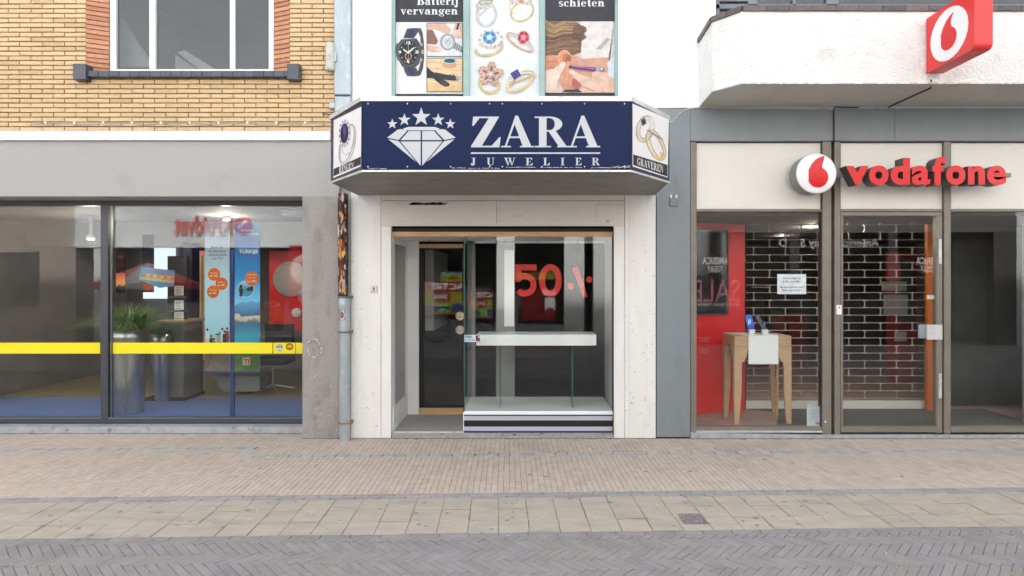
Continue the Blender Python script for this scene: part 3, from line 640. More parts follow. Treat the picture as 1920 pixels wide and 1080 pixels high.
# column: fine grid so that its chips can be real relief
def relief_col():
    x0, x1, z0, z1 = OPX1, X(636), -.03, OPZ; nx, nz = 34, 190; vs = []; fs = []
    chip = (X(588), Z(653)); 
    for j in range(nz+1):
        for i in range(nx+1):
            x = x0+(x1-x0)*i/nx; z_ = z0+(z1-z0)*j/nz; y = 0.
            if 0 < i < nx:
                y += .0012*mnoise.noise((x*14, z_*14, 1))+.0012*mnoise.noise((x*45, z_*45, 5))
                low = max(0, min(1, (1.1-z_)/.8)); p = mnoise.noise((x*22, z_*30, 8)); y += low*max(0, p-.28)*.035
                dx, dz = (x-chip[0])/.075, (z_-chip[1])/.10; rr = math.hypot(dx+.25*math.sin(dz*4), dz)
                if rr < 1: y += .022*min(1, (1-rr)*3)*(0.7+.4*mnoise.noise((x*30, z_*30, 2)))
            vs.append((x, y, z_))
    for j in range(nz):
        for i in range(nx): a = j*(nx+1)+i; fs.append((a, a+1, a+nx+2, a+nx+1))
    g = M(); g.add(vs, fs, 0, True); 
    g.add([(x0, 0, z0), (x0, .42, z0), (x0, .42, z1), (x0, 0, z1)], [(0, 1, 2, 3)]); g.add([(x1, 0, z0), (x1, .42, z0), (x1, .42, z1), (x1, 0, z1)], [(3, 2, 1, 0)]); g.add([(x0, .42, z0), (x1, .42, z0), (x1, .42, z1), (x0, .42, z1)], [(3, 2, 1, 0)])
    return g.build('column', m_colu, tb)
relief_col()
a_chip = Art((0, -.001, 0))
random.seed(5)
for k in range(26):
    t = k/26*6.283; 
    if random.random() < .3: continue
    cxp, cyp = 588+13.5*math.cos(t)+1.5*math.sin(3*t), 652+17*math.sin(t); a_chip.poly([(cxp, cyp), (cxp+random.uniform(1, 3), cyp+random.uniform(-1, 1)), (cxp+random.uniform(0, 2), cyp+random.uniform(1, 3.5)), (cxp-random.uniform(0, 1.4), cyp+random.uniform(1, 3))], m_lintel, step=False)
for _ in range(10): 
    cxp, cyp = random.uniform(572, 632), random.uniform(600, 815); a_chip.poly([(cxp, cyp), (cxp+random.uniform(.8, 3), cyp+random.uniform(-.5, .5)), (cxp+random.uniform(0, 2), cyp+random.uniform(.8, 2.5))], m_lintel, step=False)
a_chip.build('paint_flakes', tb)['kind'] = 'stuff'
random.seed(7)
# ground floor window: frame, panes, plinth, yellow band
YG = .35
fr = M()
fr.box(XL, OPX1, YG, YG+.08, Z(385.5, YG), OPZ)                            # head
fr.box(XL, OPX1, YG, YG+.08, Z(793, YG), Z(784.5, YG))                      # foot
fr.box(X(190, YG), X(203.5, YG), YG-.012, YG+.08, Z(784.5, YG), Z(385.5, YG))
fr.box(XL, XL+.1, YG, YG+.08, Z(784.5, YG), Z(385.5, YG))
shopw = fr.build('window', m_anth, tb)
g = M(); g.box(X(203.8, YG), OPX1, YG-.006, YG-.001, Z(785, YG), Z(782.5, YG)); g.box(X(207, YG), X(208.3, YG), YG+.004, YG+.03, Z(782, YG), Z(386, YG)); g.box(XL+.1, X(189.5, YG), YG-.006, YG-.001, Z(785, YG), Z(782.5, YG)); g.build('glazing_bead', m_anthl, shopw)
M().box(X(203.8, YG), OPX1, YG+.035, YG+.043, Z(784.5, YG), Z(385.5, YG)).build('pane', m_glass, shopw)
M().box(XL+.1, X(189.8, YG), YG+.035, YG+.043, Z(784.5, YG), Z(385.5, YG)).build('pane', m_glass, shopw)
yb_ = YG+.030
M().box(X(205, yb_), OPX1-.004, yb_, yb_+.003, Z(663, yb_), Z(642.5, yb_)).build('yellow_band', m_yellow, shopw)
M().box(XL+.11, X(187.6, yb_), yb_, yb_+.003, Z(663, yb_), Z(642.5, yb_)).build('yellow_band', m_yellow, shopw)
M().box(XL, OPX1, .24, YG+.08, -.02, Z(797, .30)-.03).build('plinth_base', m_black, tb)
g = M(); zt = Z(801, .2)
g.xz([(XL, -.02), (X(186, .2), -.02), (X(186, .2), zt), (XL, zt)], .2, YG+.02); g.xz([(X(186, .2)+.004, -.02), (OPX1-.004, -.02), (OPX1-.004, zt), (X(186, .2)+.004, zt)], .2, YG+.02); g.build('plinth', m_stone, tb)
M().box(XL, OPX1, YG+.022, YG+.08, -.02, Z(793, YG)).build('kick_gap', m_black, tb)
bs = thing('band_sticker', 'white rimmed label pair on the yellow window band beside the column', 'sticker', (X(533, .37), .37, Z(652, .37)))
ar = Art((0, yb_-.0005, 0)); ar.rect(511, 642.5, 512.4, 663, m_black); ar.rect(553.6, 642.5, 554.6, 663, m_black)
ar.ell(524, 652, 7, 6.6, flatm(120, 190, 215)); ar.rect(517.5, 649, 530.5, 652, flatm(230, 120, 60)); ar.rect(517.5, 653.5, 530.5, 655.6, flatm(235, 235, 225))
ar.ell(543, 650, 7, 6.6, flatm(235, 130, 40)); ar.ring(543, 650, 7, 6.6, 1.6, flatm(60, 50, 70)); ar.rect(539, 648, 547, 650.4, flatm(240, 220, 60)); ar.sans('HEINO', 536, 658, 550, 661.5, m_black) if False else None
ar.build('print', bs)
# cable with clips
cb = thing('facade_cable', 'thin pale cable clipped along the lowest yellow brick courses', 'cable', (-4, -.01, Z(231)))
pts = []; clips = [195+54*k-0 for k in range(8)]; px = 60
while px <= 622:
    ph = ((px-195) % 54)/54; pts.append(P(px, 230.2+1.6*math.sin(ph*math.pi)*(1 if int((px-195)//54) % 2 else .4)+.4*math.sin(px*.05), -.012)); px += 9
M().tube(pts, .0042, 6).build('cable', m_cablew, cb)
pts = [P(px, 235+1.2*math.sin(px*.11), -.008) for px in range(60, 622, 12)]; M().tube(pts, .003, 5).build('cable', m_cablew, cb)
for c in [87, 141]+clips: M().box(X(c-1.5), X(c+1.5), -.018, .0, Z(233), Z(228.5)).build('clip', m_panel, cb)

# interior of the travel agency
inn = M(); IX0, IX1, IY1, IZ1 = XL+.02, -2.44, 4.6, Z(385.5, YG)+.02
inn.box(IX0, IX1, IY1, IY1+.1, 0, IZ1+.3)
inn.box(IX1, IX1+.06, YG+.08, IY1, 0, IZ1+.3); inn.box(IX0-.06, IX0, YG+.08, IY1, 0, IZ1+.3)
inn.build('interior_wall', m_walli, tb)
M().box(IX0, IX1, .43, IY1, IZ1, IZ1+.1).build('interior_ceiling', m_ceil, tb)
M().box(IX0, IX1, YG+.081, 1.95, -.01, .06).build('carpet', m_carpet, tb)
M().box(IX0, IX1, 1.95, IY1, -.01, .057).build('vinyl_floor', m_beigef, tb)
# bulkhead and the red back wall with white discs
M().box(IX0, IX1, 2.5, 2.9, Z(462, 2.5), IZ1).build('bulkhead', m_ceil, tb)
rw = M().box(X(505, 3.2), IX1, 3.2, 3.26, .9, Z(470, 3.2)).build('red_wall_panel', m_redwall, tb)
M().lathe((X(545, 3.15), 3.14, Z(523, 3.15)), [(0, 0), (.28, 0), (.29, .01), (.29, .05)], 32, axis='y').build('wall_disc', mat('pale_disc', (.55, .5, .47), rough=.5), tb, fix=True)
M().lathe((X(556, 3.0), 2.98, Z(586, 3.0)), [(0, 0), (.07, 0), (.075, .01), (.075, .05)], 24, axis='y').build('wall_disc', m_whiteg, tb, fix=True)
g = M(); g.box(X(343, 2.2), X(360, 2.2), 2.2, 2.4, .06, Z(455, 2.2)); g.build('dark_post', m_navytrim, tb)
g = M()
for k in range(4): g.box(X(362+k*6, 2.6), X(366+k*6, 2.6), 2.6, 2.7, .5, Z(480, 2.6))
g.build('timber_slat', m_oak, tb)
M().box(X(361, 2.75), X(386, 2.75), 2.75, 2.8, .4, Z(470, 2.75)).build('red_cupboard', m_redwall, tb)

# ------------------------------------------------------------------ things inside the travel agency window
YP = 1.0
def leaf_blades(g, c, n, r0, hgt, spread):
    for _ in range(n):
        a = random.uniform(0, 6.283); rr = random.uniform(0, r0); L = random.uniform(.6, 1)*hgt; sp = random.uniform(.25, 1)*spread; w = random.uniform(.003, .006)
        bx, by = c[0]+rr*math.cos(a), c[1]+rr*math.sin(a); da, db = math.cos(a), math.sin(a); vs = []
        for k in range(5):
            t = k/4; h = L*(1.55*t-1.15*t*t*sp/spread*1.1) ; o = sp*t*t*.95+sp*.1*t; ww = w*(1-t*.85)
            vs += [(bx+da*o-db*ww, by+db*o+da*ww, c[2]+h), (bx+da*o+db*ww, by+db*o-da*ww, c[2]+h)]
        g.add(vs, [(2*k, 2*k+1, 2*k+3, 2*k+2) for k in range(4)], tint=random.random())
def planter(label, cpx, Y, rt, rb, zt, gr_n):
    t = thing('planter', label, 'planter', (X(cpx, Y), Y, .06), 'tall steel planters in the travel agency')
    c = (X(cpx, Y), Y, .06)
    M().lathe(c, [(0, 0), (rb, 0), (rb+.004, .01), (rt*.97, zt*.9), (rt, zt), (rt-.012, zt), (rt-.014, zt-.05), (0, zt-.05)], 40).build('pot', m_steel, t)
    g = M(); leaf_blades(g, (c[0], c[1], c[2]+zt-.05), gr_n, rt*.95, .34 if gr_n > 500 else .28, .62 if gr_n > 500 else .4); o = g.build('foliage', m_leaf, t); o['kind'] = 'stuff'
    return t
planter('tall tapered steel planter with green ornamental grass, in front behind the left pane', 242, YP, .225, .155, Z(617, YP)-.06, 1500)
planter('darker steel planter standing further back beside the grey counter', 305, 1.7, .15, .09, .93, 260)
# display banners on a shared blue post stand
st = thing('banner_stand', 'blue slotted steel post stand with a cross rail holding two banners', 'stand', (X(434, .75), .75, .06))
YB = .75
g = M(); g.box(X(430.5, YB), X(437, YB), YB+.012, YB+.05, .06, Z(468, YB)); g.build('post', m_blue, st)
g = M()
for k in range(60): g.box(X(432.6, YB), X(434.8, YB), YB+.0105, YB+.012, .08+k*.03, .095+k*.03)
g.build('slots', m_navytrim, st)
g = M(); g.box(X(380, YB), X(487, YB), YB+.004, YB+.02, Z(699.5, YB), Z(696, YB)); g.build('rail', m_blue, st)
sky_g = gradm('banner_sky_grey', [(0, (150, 200, 215)), (.45, (175, 210, 222)), (.75, (165, 180, 188)), (1, (150, 185, 205))], Z(620, YB), Z(415, YB))
sky_b = gradm('banner_sky_blue', [(0, (120, 200, 235)), (.3, (25, 140, 200)), (.75, (15, 85, 155)), (1, (90, 160, 205))], Z(565, YB), Z(415, YB))
sea = gradm('banner_sea', [(0, (60, 160, 190)), (.5, (20, 150, 175)), (1, (10, 105, 140))], Z(650, YB), Z(606, YB), bandnoise=.06)
mnt = gradm('banner_hill', [(0, (40, 70, 60)), (.4, (50, 110, 160)), (1, (90, 160, 205))], Z(592, YB), Z(560, YB), bandnoise=.08)
town = gradm('banner_town', [(0, (70, 45, 30)), (.4, (190, 150, 110)), (.7, (90, 90, 60)), (1, (200, 190, 170))], Z(606, YB), Z(586, YB), bandnoise=.14)
grass_p = gradm('banner_grass', [(0, (40, 70, 20)), (.5, (90, 130, 40)), (1, (60, 100, 30))], Z(696, YB), Z(660, YB), bandnoise=.3)
sand_p = gradm('banner_sand', [(0, (70, 60, 45)), (.5, (130, 110, 90)), (1, (100, 90, 75))], Z(696, YB), Z(655, YB), bandnoise=.3)
OR = flatm(235, 115, 30); WH_ = flatm(245, 245, 240); DK = flatm(50, 60, 75)
b1 = thing('holiday_banner', 'pale grey blue holiday banner with three orange price discs, left on the stand', 'banner', (X(407, YB), YB, Z(696, YB)))
M().box(X(384, YB), X(430.3, YB), YB-.001, YB+.004, Z(696, YB), Z(415, YB)).build('sheet', sky_g, b1)
ar = Art((0, YB-.001, 0)); ar.rect(384, 640, 430, 696, sand_p); ar.rect(384, 630, 430, 644, flatm(180, 205, 205))
ar.sans('beste', 396, 428, 420, 434, WH_); ar.sans('last minutes', 389, 434.5, 428, 441, WH_)
for i, s_ in enumerate(('Boek hier', 'de allerbeste', 'vakantiedeals', 'van TUI')):
    wdt = (24, 33, 35, 19)[i]; ar.sans(s_, 407.5-wdt/2, 461+6.9*i, 407.5+wdt/2, 466+6.9*i, DK)
for cx, cy, t1, t2 in ((401.5, 514.5, 'MALLORCA', 'va. 199,-'), (415.5, 532, 'KRETA', 'va. 189,-'), (399.5, 547, 'TURKIJE', 'va. 549,-')):
    ar.ell(cx, cy, 11.4, 12, OR); ar.sans(t1, cx-7, cy-4, cx+7, cy-1.5, WH_); ar.sans(t2, cx-8, cy+.5, cx+8, cy+5, WH_, bold=.02)
for i, (x_, y0_, c_) in enumerate(((389, 622, (225, 230, 230)), (396, 634, (60, 70, 50)), (401, 640, (200, 60, 40)), (413, 628, (160, 160, 150)), (417, 621, (210, 225, 225)), (426, 620, (170, 50, 45)), (421, 626, (50, 60, 80)))):
    ar.ell(x_, y0_-4, 2, 2.4, flatm(90, 55, 40)); ar.poly([(x_-3, y0_), (x_+3, y0_), (x_+3.6, y0_+14), (x_+3, y0_+24), (x_-3, y0_+24), (x_-3.6, y0_+14)], flatm(*c_))
ar.poly([(402, 628), (408, 624.5), (414, 628)], flatm(70, 80, 60)); ar.line([(408, 625), (408, 640)], .7, flatm(80, 80, 70)); ar.line([(388, 690), (396, 668), (398, 660)], 1.2, flatm(60, 50, 40))
ar.build('print', b1)
b2 = thing('holiday_banner', 'blue sea holiday banner reading TURKIJE with one orange price disc', 'banner', (X(464, YB), YB, Z(696, YB)))
M().box(X(440, YB), X(487.5, YB), YB-.001, YB+.004, Z(696, YB), Z(415, YB)).build('sheet', sky_b, b2)
ar = Art((0, YB-.001, 0)); ar.poly([(440, 573), (447, 569), (456, 566), (462, 568), (470, 564), (480, 567), (487.5, 565), (487.5, 594), (440, 594)], mnt)
ar.poly([(440, 588), (448, 588), (452, 594), (487.5, 591), (487.5, 603), (460, 608), (440, 606)], town); ar.rect(440, 604, 487.5, 655, sea); ar.rect(440, 655, 487.5, 696, grass_p)
ar.sans('beste', 452, 428, 474, 434, WH_); ar.sans('last minutes', 446, 434.5, 485, 441, WH_); ar.sans('TURKIJE', 448, 468, 484, 477, WH_, bold=.03)
ar.ell(461, 542, 15.8, 15.8, WH_); ar.ell(461, 542, 15, 15, gradm('disc_sea', [(0, (30, 150, 190)), (.5, (60, 130, 160)), (1, (150, 205, 225))], Z(557, YB), Z(527, YB)))
ar.poly([(461, 543), (467, 538), (475, 536), (475, 545), (466, 546)], flatm(60, 55, 40)); ar.ell(452, 537, 2.6, 3, flatm(40, 30, 30)); ar.poly([(449, 541), (455, 540), (456, 548), (453, 557), (449, 555)], flatm(60, 60, 65))
ar.ell(472.5, 522, 13, 13.5, OR); ar.sans('8 DAGEN', 464, 513, 481, 516.5, WH_); ar.sans('ALL IN', 467, 519, 478, 522, WH_); ar.sans('v.a. 299,-', 463, 525, 482, 530, WH_, bold=.02)
ar.rect(455, 670, 469, 685, flatm(205, 190, 160)); ar.sans('TI', 457, 673, 467, 682, flatm(190, 60, 50), bold=.04)
ar.build('print', b2)
# hanging posters deeper in the shop
def hanging(label, px0, px1, py0, py1, Y, base, prints):
    t = thing('hanging_poster', label, 'poster', (X((px0+px1)/2, Y), Y, Z(py1, Y)))
    M().box(X(px0, Y), X(px1, Y), Y, Y+.006, Z(py1, Y), Z(py0, Y)).build('sheet', base, t)
    ar = Art((0, Y, 0)); prints(ar); ar.build('print', t)
def p1(a):
    a.rect(217.5, 512, 235, 548, gradm('sunset', [(0, (120, 30, 10)), (.5, (240, 150, 30)), (1, (200, 50, 20))], Z(548, 1.5), Z(512, 1.5))); a.poly([(217.5, 540), (224, 533), (229, 537), (235, 534), (235, 548), (217.5, 548)], flatm(30, 12, 10)); a.sans('TUI', 221, 480, 231, 485, OR); a.rect(219, 494, 233, 500, flatm(110, 25, 20))
hanging('dark poster with an orange sunset hanging by the left mullion', 217, 235.5, 474, 549, 1.5, flatm(45, 32, 36), p1)
def p2(a):
    a.sans('last', 270, 452, 282, 456, flatm(110, 80, 60)); a.sans('minutes', 270, 457, 286, 461, flatm(110, 80, 60)); a.sans('vakantie', 269, 486, 286, 490, flatm(150, 100, 60)); a.rect(268, 525, 288, 545, flatm(190, 80, 40))
hanging('tall charcoal poster hanging in front of the bright rear doorway', 267, 288.5, 440, 548, 1.6, flatm(52, 55, 62), p2)
def p3(a):
    for i in range(9): a.poly([(268+i*6.5, 512+i*.8), (274.5+i*6.5, 512.8+i*.8), (274.5+i*6.5, 519+i*.8), (268+i*6.5, 518+i*.8)], flatm(*((240, 130, 50), (240, 205, 60))[i % 2]))
    a.poly([(262, 519), (326, 527), (326, 531), (262, 523)], flatm(235, 200, 50))
t = thing('sale_garland', 'slanting blue and yellow paper strip with orange lettering blocks', 'garland', P(295, 524, 1.55))
ar = Art((0, 1.55, 0)); ar.poly([(266, 501), (328, 507), (326, 536), (300, 540), (260, 523)], flatm(85, 165, 205)); p3(ar); ar.build('print', t); M().xz([(X(266, 1.56), Z(501, 1.56)), (X(328, 1.56), Z(507, 1.56)), (X(326, 1.56), Z(536, 1.56)), (X(300, 1.56), Z(540, 1.56)), (X(260, 1.56), Z(523, 1.56))], 1.551, 1.556).build('sheet', flatm(85, 165, 205), t)
for i, py in enumerate((545, 572, 594)):
    t = thing('brochure_sheet', ('white brochure sheet pinned highest on the dark rack', 'white brochure sheet in the middle of the dark rack', 'white brochure sheet lowest on the dark rack')[i], 'brochure', P(336, py, 1.9), 'white sheets pinned on the dark rack')
    M().box(X(327, 1.9), X(344, 1.9), 1.9, 1.905, Z(py+9, 1.9), Z(py-9, 1.9)).build('sheet', m_wpaint, t)
    ar = Art((0, 1.9, 0)); [ar.rect(329, py-6+k*3, 342-(k % 3)*2, py-5+k*3, flatm(120, 120, 125)) for k in range(5)]; ar.build('print', t)
t = thing('brochure_rack', 'dark upright brochure rack between planter and banners', 'rack', P(335, 640, 1.95))
M().box(X(314, 1.93), X(350, 1.93), 1.93, 1.98, .06, Z(480, 1.93)).build('back_panel', mat('rack_black', (.03, .03, .035), rough=.5), t)
for k, py in enumerate((558, 584, 606)): M().box(X(316, 1.9), X(348, 1.9), 1.87, 1.93, Z(py, 1.9), Z(py-1.5, 1.9)).build('ledge', m_anthl, t)
t = thing('service_counter', 'grey box shaped service counter behind the steel planters', 'counter', P(330, 740, 1.8))
M().cbox(X(296, 1.7), X(343, 1.7), 1.72, 2.2, .10, Z(601, 1.72)-.03, .008).build('body', m_walli, t)
M().cbox(X(294, 1.7), X(346, 1.7), 1.68, 2.24, Z(601, 1.7)-.03, Z(601, 1.7), .006).build('counter_top', m_oak, t); M().box(X(270, 1.7), X(345, 1.7), 1.7, 2.22, .06, .10).build('kick_plate', m_black, t)
t = thing('desk', 'grey desk with a slab side standing behind the two banners', 'desk', P(455, 735, 2.1))
M().xz([(X(400, 2.1), Z(706, 2.1)), (X(487, 2.1), Z(706, 2.1)), (X(487, 2.1), Z(733, 2.1)), (X(418, 2.1), Z(736, 2.1))], 2.1, 2.6).build('side_panel', mat('desk_grey', (.22, .22, .21), rough=.5), t)
M().box(X(345, 2.1), X(500, 2.1), 2.0, 2.8, Z(655, 2.1)-.03, Z(655, 2.1)).build('desk_top', m_walli, t)
t = thing('office_chair', 'office chair with a star base behind the right end of the window', 'chair', (X(512, 2.4), 2.4, .06))
cc = (X(512, 2.4), 2.4)
for k in range(5):
    a = R(72*k+15); M().tube([(cc[0], cc[1], .16), (cc[0]+.3*math.cos(a), cc[1]+.3*math.sin(a), .10)], [.022, .012], 6).build('leg', m_steel, t)
M().tube([(cc[0], cc[1], .15), (cc[0], cc[1], .5)], .02, 8).build('column', m_steel, t)
M().cbox(cc[0]-.24, cc[0]+.24, cc[1]-.22, cc[1]+.24, .48, .57, .03).build('seat', m_black, t); M().cbox(cc[0]-.22, cc[0]+.22, cc[1]+.2, cc[1]+.26, .6, 1.05, .02).build('backrest', m_black, t)
# bright rear opening, its daylight put in by a glowing panel; lamp seen left
t = M().box(X(267, 4.5), X(326, 4.5), 4.52, 4.56, Z(560, 4.5), Z(438, 4.5)).build('rear_glow_panel', mat('daylight_glow', (.75, .87, 1.0), emit=.24), tb)
for k, (px, py) in enumerate(((170, 447), (425, 411))):
    t = thing('ceiling_spot', ('lit warm ceiling spot seen through the far left pane', 'lit warm ceiling spot above the holiday banners')[k], 'lamp', P(px, py, 1.6), 'lit ceiling spots in the travel agency')
    M().lathe(tuple(P(px, py, 1.6)), [(0, -.012), (.045, -.012), (.05, 0), (.05, .03), (.02, .06), (.02, IZ1-Z(py, 1.6))], 18).build('housing', m_whiteg, t)
    M().lathe((X(px, 1.6), 1.6, Z(py, 1.6)-.013), [(0, 0), (.042, 0), (.042, .0005)], 18).build('bulb', m_lampl, t); bulb_light((X(px, 1.6), 1.6, Z(py, 1.6)-.08), 4.5, t)

t = thing('slatted_fixture', 'dark slatted ventilation unit at the top right corner of the travel agency window', 'fixture', P(545, 400, .6))
M().box(X(524, .6), OPX1+.1, .6, .9, Z(406, .6), Z(390, .6)).build('housing', m_anth, t)
for k in range(4): M().box(X(528, .59), OPX1+.1, .585, .6, Z(395+k*2.8, .59), Z(393.6+k*2.8, .59)).build('slat', m_anthl, t)

# ================================================================== MIDDLE BUILDING: the jeweller
jb = thing('jeweller_building', 'narrow white clad jeweller shop front with a set back porch and glass display window', 'building', (X(944), 0, 0))
ZL0, ZL1, ZL2 = Z(427), Z(376), Z(364)
pb('cladding_panel', 658, 714, 360, 826, 0, .05, m_white, jb, .003)
pb('cladding_panel', 1171.3, 1229.5, 360, 826.5, 0, .05, m_white, jb, .003)
pb('corner_strip', 714.6, 733, 422.5, 827, .004, .2, m_white, jb, .003)
pb('corner_strip', 1151, 1170.8, 422.5, 826.5, .004, .2, m_white, jb, .003)
pb('lintel_panel', 714.5, 931, 376.5, 422, -.004, .2, m_lintel, jb, .002); pb('lintel_panel', 931.6, 1170.6, 376.5, 422, -.004, .2, m_lintel, jb, .002)
pb('lintel_cap', 714.5, 1170.6, 360, 375.8, .0, .2, m_lintel, jb, .002)
pb('lintel_lip', 714.5, 1170.6, 420.5, 424, -.012, .008, m_lintel, jb)
M().box(X(658), X(1230), .06, .3, ZL0, 2.75).build('lintel_core', m_black, jb)
g = M(); g.box(X(734, .06), X(1151, .06), .06, .3, Z(435, .06), Z(427, .06)+.02); g.build('shutter_slot', m_black, jb)
M().cbox(X(734, .05), X(1150, .05), .05, .12, Z(443.5, .05), Z(434.5, .05), .003).build('timber_head', m_wood, jb)
# marks: torn adhesive, screws
ar = Art((0, -.0042, 0)); random.seed(3)
ar.k = 3
for k in range(30): ar.poly([(764+k*2.6+random.uniform(-2, 2), 384), (768+k*2.6, 380+random.uniform(-1, 2)), (775+k*2.6+random.uniform(-4, 5), 379.5), (770+k*2.6, 384.6)], (flatm(30, 50, 90), flatm(225, 225, 220), flatm(60, 70, 100), flatm(205, 205, 200))[random.choice((0, 1, 1, 2, 3) if k < 26 else (1, 3))], step=False) if k < 34-8 else None
ar.line([(1120, 384), (1170, 384.5)], .5, flatm(90, 88, 84)); ar.sans('zz', 1136, 413, 1142, 417, flatm(110, 108, 104)); ar.line([(1118, 383), (1118, 416)], .4, flatm(150, 120, 105)); ar.line([(937, 382), (937, 419)], .4, flatm(170, 155, 140)); ar.build('sticker_residue', jb)
sc = M(); mk = Art((0, 0, 0)); mk.k = 3
for px0, px1 in ((661.5, 711), (1174, 1226.5)):
    for py in range(384, 822, 49):
        for px in (px0, px1): c = P(px, py+random.uniform(-1, 1)); sc.lathe((c.x, -.0022, c.z), [(0, -.001), (.0045, 0), (.005, .002)], 8, axis='y')
for _ in range(62):
    px = random.choice((random.uniform(660, 712), random.uniform(1174, 1228))); py = random.choice((random.uniform(450, 815), random.uniform(520, 780))); w, h = random.uniform(.8, 2.6), random.uniform(1.2, 4); n = 4
    mm = random.choice((flatm(165, 150, 138), flatm(120, 112, 108), flatm(200, 192, 180), flatm(150, 150, 150)))
    if random.random() < .5: mk.line([(px-w, py+h*random.uniform(-1, 1)), (px+w, py-h*random.uniform(0, 1.2))], random.uniform(.4, .9), mm)
    else: mk.ring(px, py, w, h, .5, mm, rot=random.uniform(0, 90), a0=random.uniform(0, 90), a1=random.uniform(150, 330), seg=8)
for x_ in (680, 1180):
    mk.line([(x_, 375), (x_, 824)], .35, flatm(190, 186, 178)) if x_ == 1180 else None
sc.build('screw_heads', m_screw, jb); mk.build('scuff_marks', jb)['kind'] = 'stuff'
pb('dark_joint', 1149.8, 1151.0, 427, 822, .01, .1, m_black, jb)
# lock switch on the left panel
t = thing('key_switch', 'small square metal key switch on the left white panel', 'switch', P(701, 542, -.02))
M().cbox(X(695), X(707.5), -.012, 0, Z(549), Z(535.5), .003).build('plate', m_alu, t); M().lathe((X(701.5), -.0125, Z(540.5)), [(0, -.002), (.009, -.001), (.01, .001)], 12, axis='y').build('lock', m_black, t); M().box(X(700.8), X(702.3), -.014, -.012, Z(546.5), Z(541.5)).build('slot', m_black, t)
# upper facade
UX0, UX1 = X(660), X(1232)
wx0, wx1, wz0 = X(733), X(1160), Z(181)
g = M(); g.box(UX0, wx0, .01, .25, 2.7, 7.9); g.box(wx1, UX1, .01, .25, 2.7, 7.9); g.box(wx0, wx1, .01, .25, 2.7, wz0); g.box(wx0, wx1, .01, .25, 6.4, 7.9); g.build('upper_wall', m_ubwall, jb)
M().box(X(1190), X(1190.7), .0085, .012, Z(185), 7.9).build('panel_seam', m_alu, jb)
uf = M()
for a, b in ((733, 740.5), (868.5, 880), (1011.5, 1022), (1153.3, 1160)): uf.cbox(X(a, .03), X(b, .03), .03, .12, wz0, 6.4, .003)
upw = uf.build('window', m_teal, jb)
for a, b in ((740.5, 868.5), (880, 1011.5), (1022, 1153.3)):
    M().box(X(a, .05), X(b, .05), .05, .055, wz0, 6.4).build('pane', m_glassp, upw)
M().box(wx0, wx1, .14, .2, wz0, 6.4).build('backing_board', m_dark, jb)
YA = .075
def wposter(label, a, b, base):
    t = thing('window_poster', label, 'poster', (X((a+b)/2, YA), YA, wz0+.01))
    M().box(X(a, YA)+.002, X(b, YA)-.002, YA, YA+.005, wz0+.012, Z(-170, YA)).build('sheet', base, t); return t
PW = flatm(244, 243, 242); PD = flatm(58, 54, 60)
SKIN = flatm(226, 182, 160); SKIN2 = flatm(205, 150, 126); SKIN3 = flatm(238, 206, 190); SIL = flatm(170, 172, 176); SIL2 = flatm(215, 217, 220); BLK = flatm(28, 30, 34); GOLD = flatm(205, 170, 110); GOLD2 = flatm(228, 205, 160); ROSE = flatm(214, 160, 130); PK = flatm(120, 95, 120)
# poster 1
t = wposter('window poster headed Batterij vervangen with a black and blue wristwatch', 740.5, 868.5, PW)
A1 = Art((0, YA, 0), crop=(730, 0, .17586, .17586))
A1.rect(58, -900, 789, 236, PD); A1.rect(58, 1000, 789, 1032, PD)
A1.crop = (0, 0, 1, 1); serif(A1, 'Batterij', 781.5, 9.2, 77, 15, PW); serif(A1, 'vervangen', 751, 27.3, 107.5, 14.6, PW); A1.crop = (730, 0, .17586, .17586)
G1, G2, BLU = flatm(70, 72, 74), flatm(96, 98, 100), flatm(34, 50, 100)
A1.poly([(290, 305), (335, 300), (356, 350), (370, 460), (372, 620), (360, 730), (335, 800), (300, 815), (285, 790), (325, 720), (342, 600), (338, 440), (318, 350)], G1)
A1.poly([(300, 318), (325, 318), (345, 400), (352, 560), (342, 700), (315, 785), (298, 785), (328, 690), (338, 560), (330, 400)], flatm(88, 86, 82))
A1.poly([(188, 306), (300, 298), (318, 330), (262, 410), (150, 408)], G1); A1.poly([(215, 303), (272, 299), (248, 400), (196, 402)], BLU)
for k in range(1, 4): A1.line([(188-k*10, 306+k*25), (300-k*8, 300+k*25)], 3, BLK)
A1.poly([(130, 420), (290, 410), (330, 470), (345, 560), (320, 680), (270, 730), (140, 715), (90, 630), (70, 550), (85, 480)], G1)
A1.ell(100, 560, 30, 100, flatm(95, 110, 105), -6)
A1.ell(205, 562, 112, 145, G2); A1.ell(207, 562, 104, 136, BLK); A1.ring(207, 562, 96, 126, 5, flatm(60, 62, 66))
for k in range(12):
    a = k*math.pi/6; A1.line([(207+92*math.sin(a), 562-118*math.cos(a)), (207+76*math.sin(a), 562-98*math.cos(a))], 6, (flatm(230, 225, 215), flatm(214, 160, 110))[k % 2])
A1.sans('12', 184, 442, 228, 474, PW, bold=.03); A1.sans('3', 276, 540, 312, 572, PW, bold=.03); A1.sans('6', 186, 640, 216, 670, PW, bold=.03); A1.sans('9', 100, 542, 128, 574, PW, bold=.03)
A1.ring(203, 600, 36, 42, 9, ROSE); A1.ring(250, 565, 22, 26, 4, G2); A1.line([(203, 560), (203, 640)], 5, ROSE)
A1.poly([(200, 556), (150, 520), (152, 540), (195, 566)], PW); A1.poly([(200, 552), (262, 504), (268, 514), (212, 566)], PW); A1.line([(203, 470), (204, 575)], 3, PW); A1.ell(204, 560, 9, 10, PW)
A1.ell(357, 555, 16, 24, ROSE); A1.ell(345, 478, 12, 16, ROSE); A1.ell(342, 640, 12, 18, ROSE)
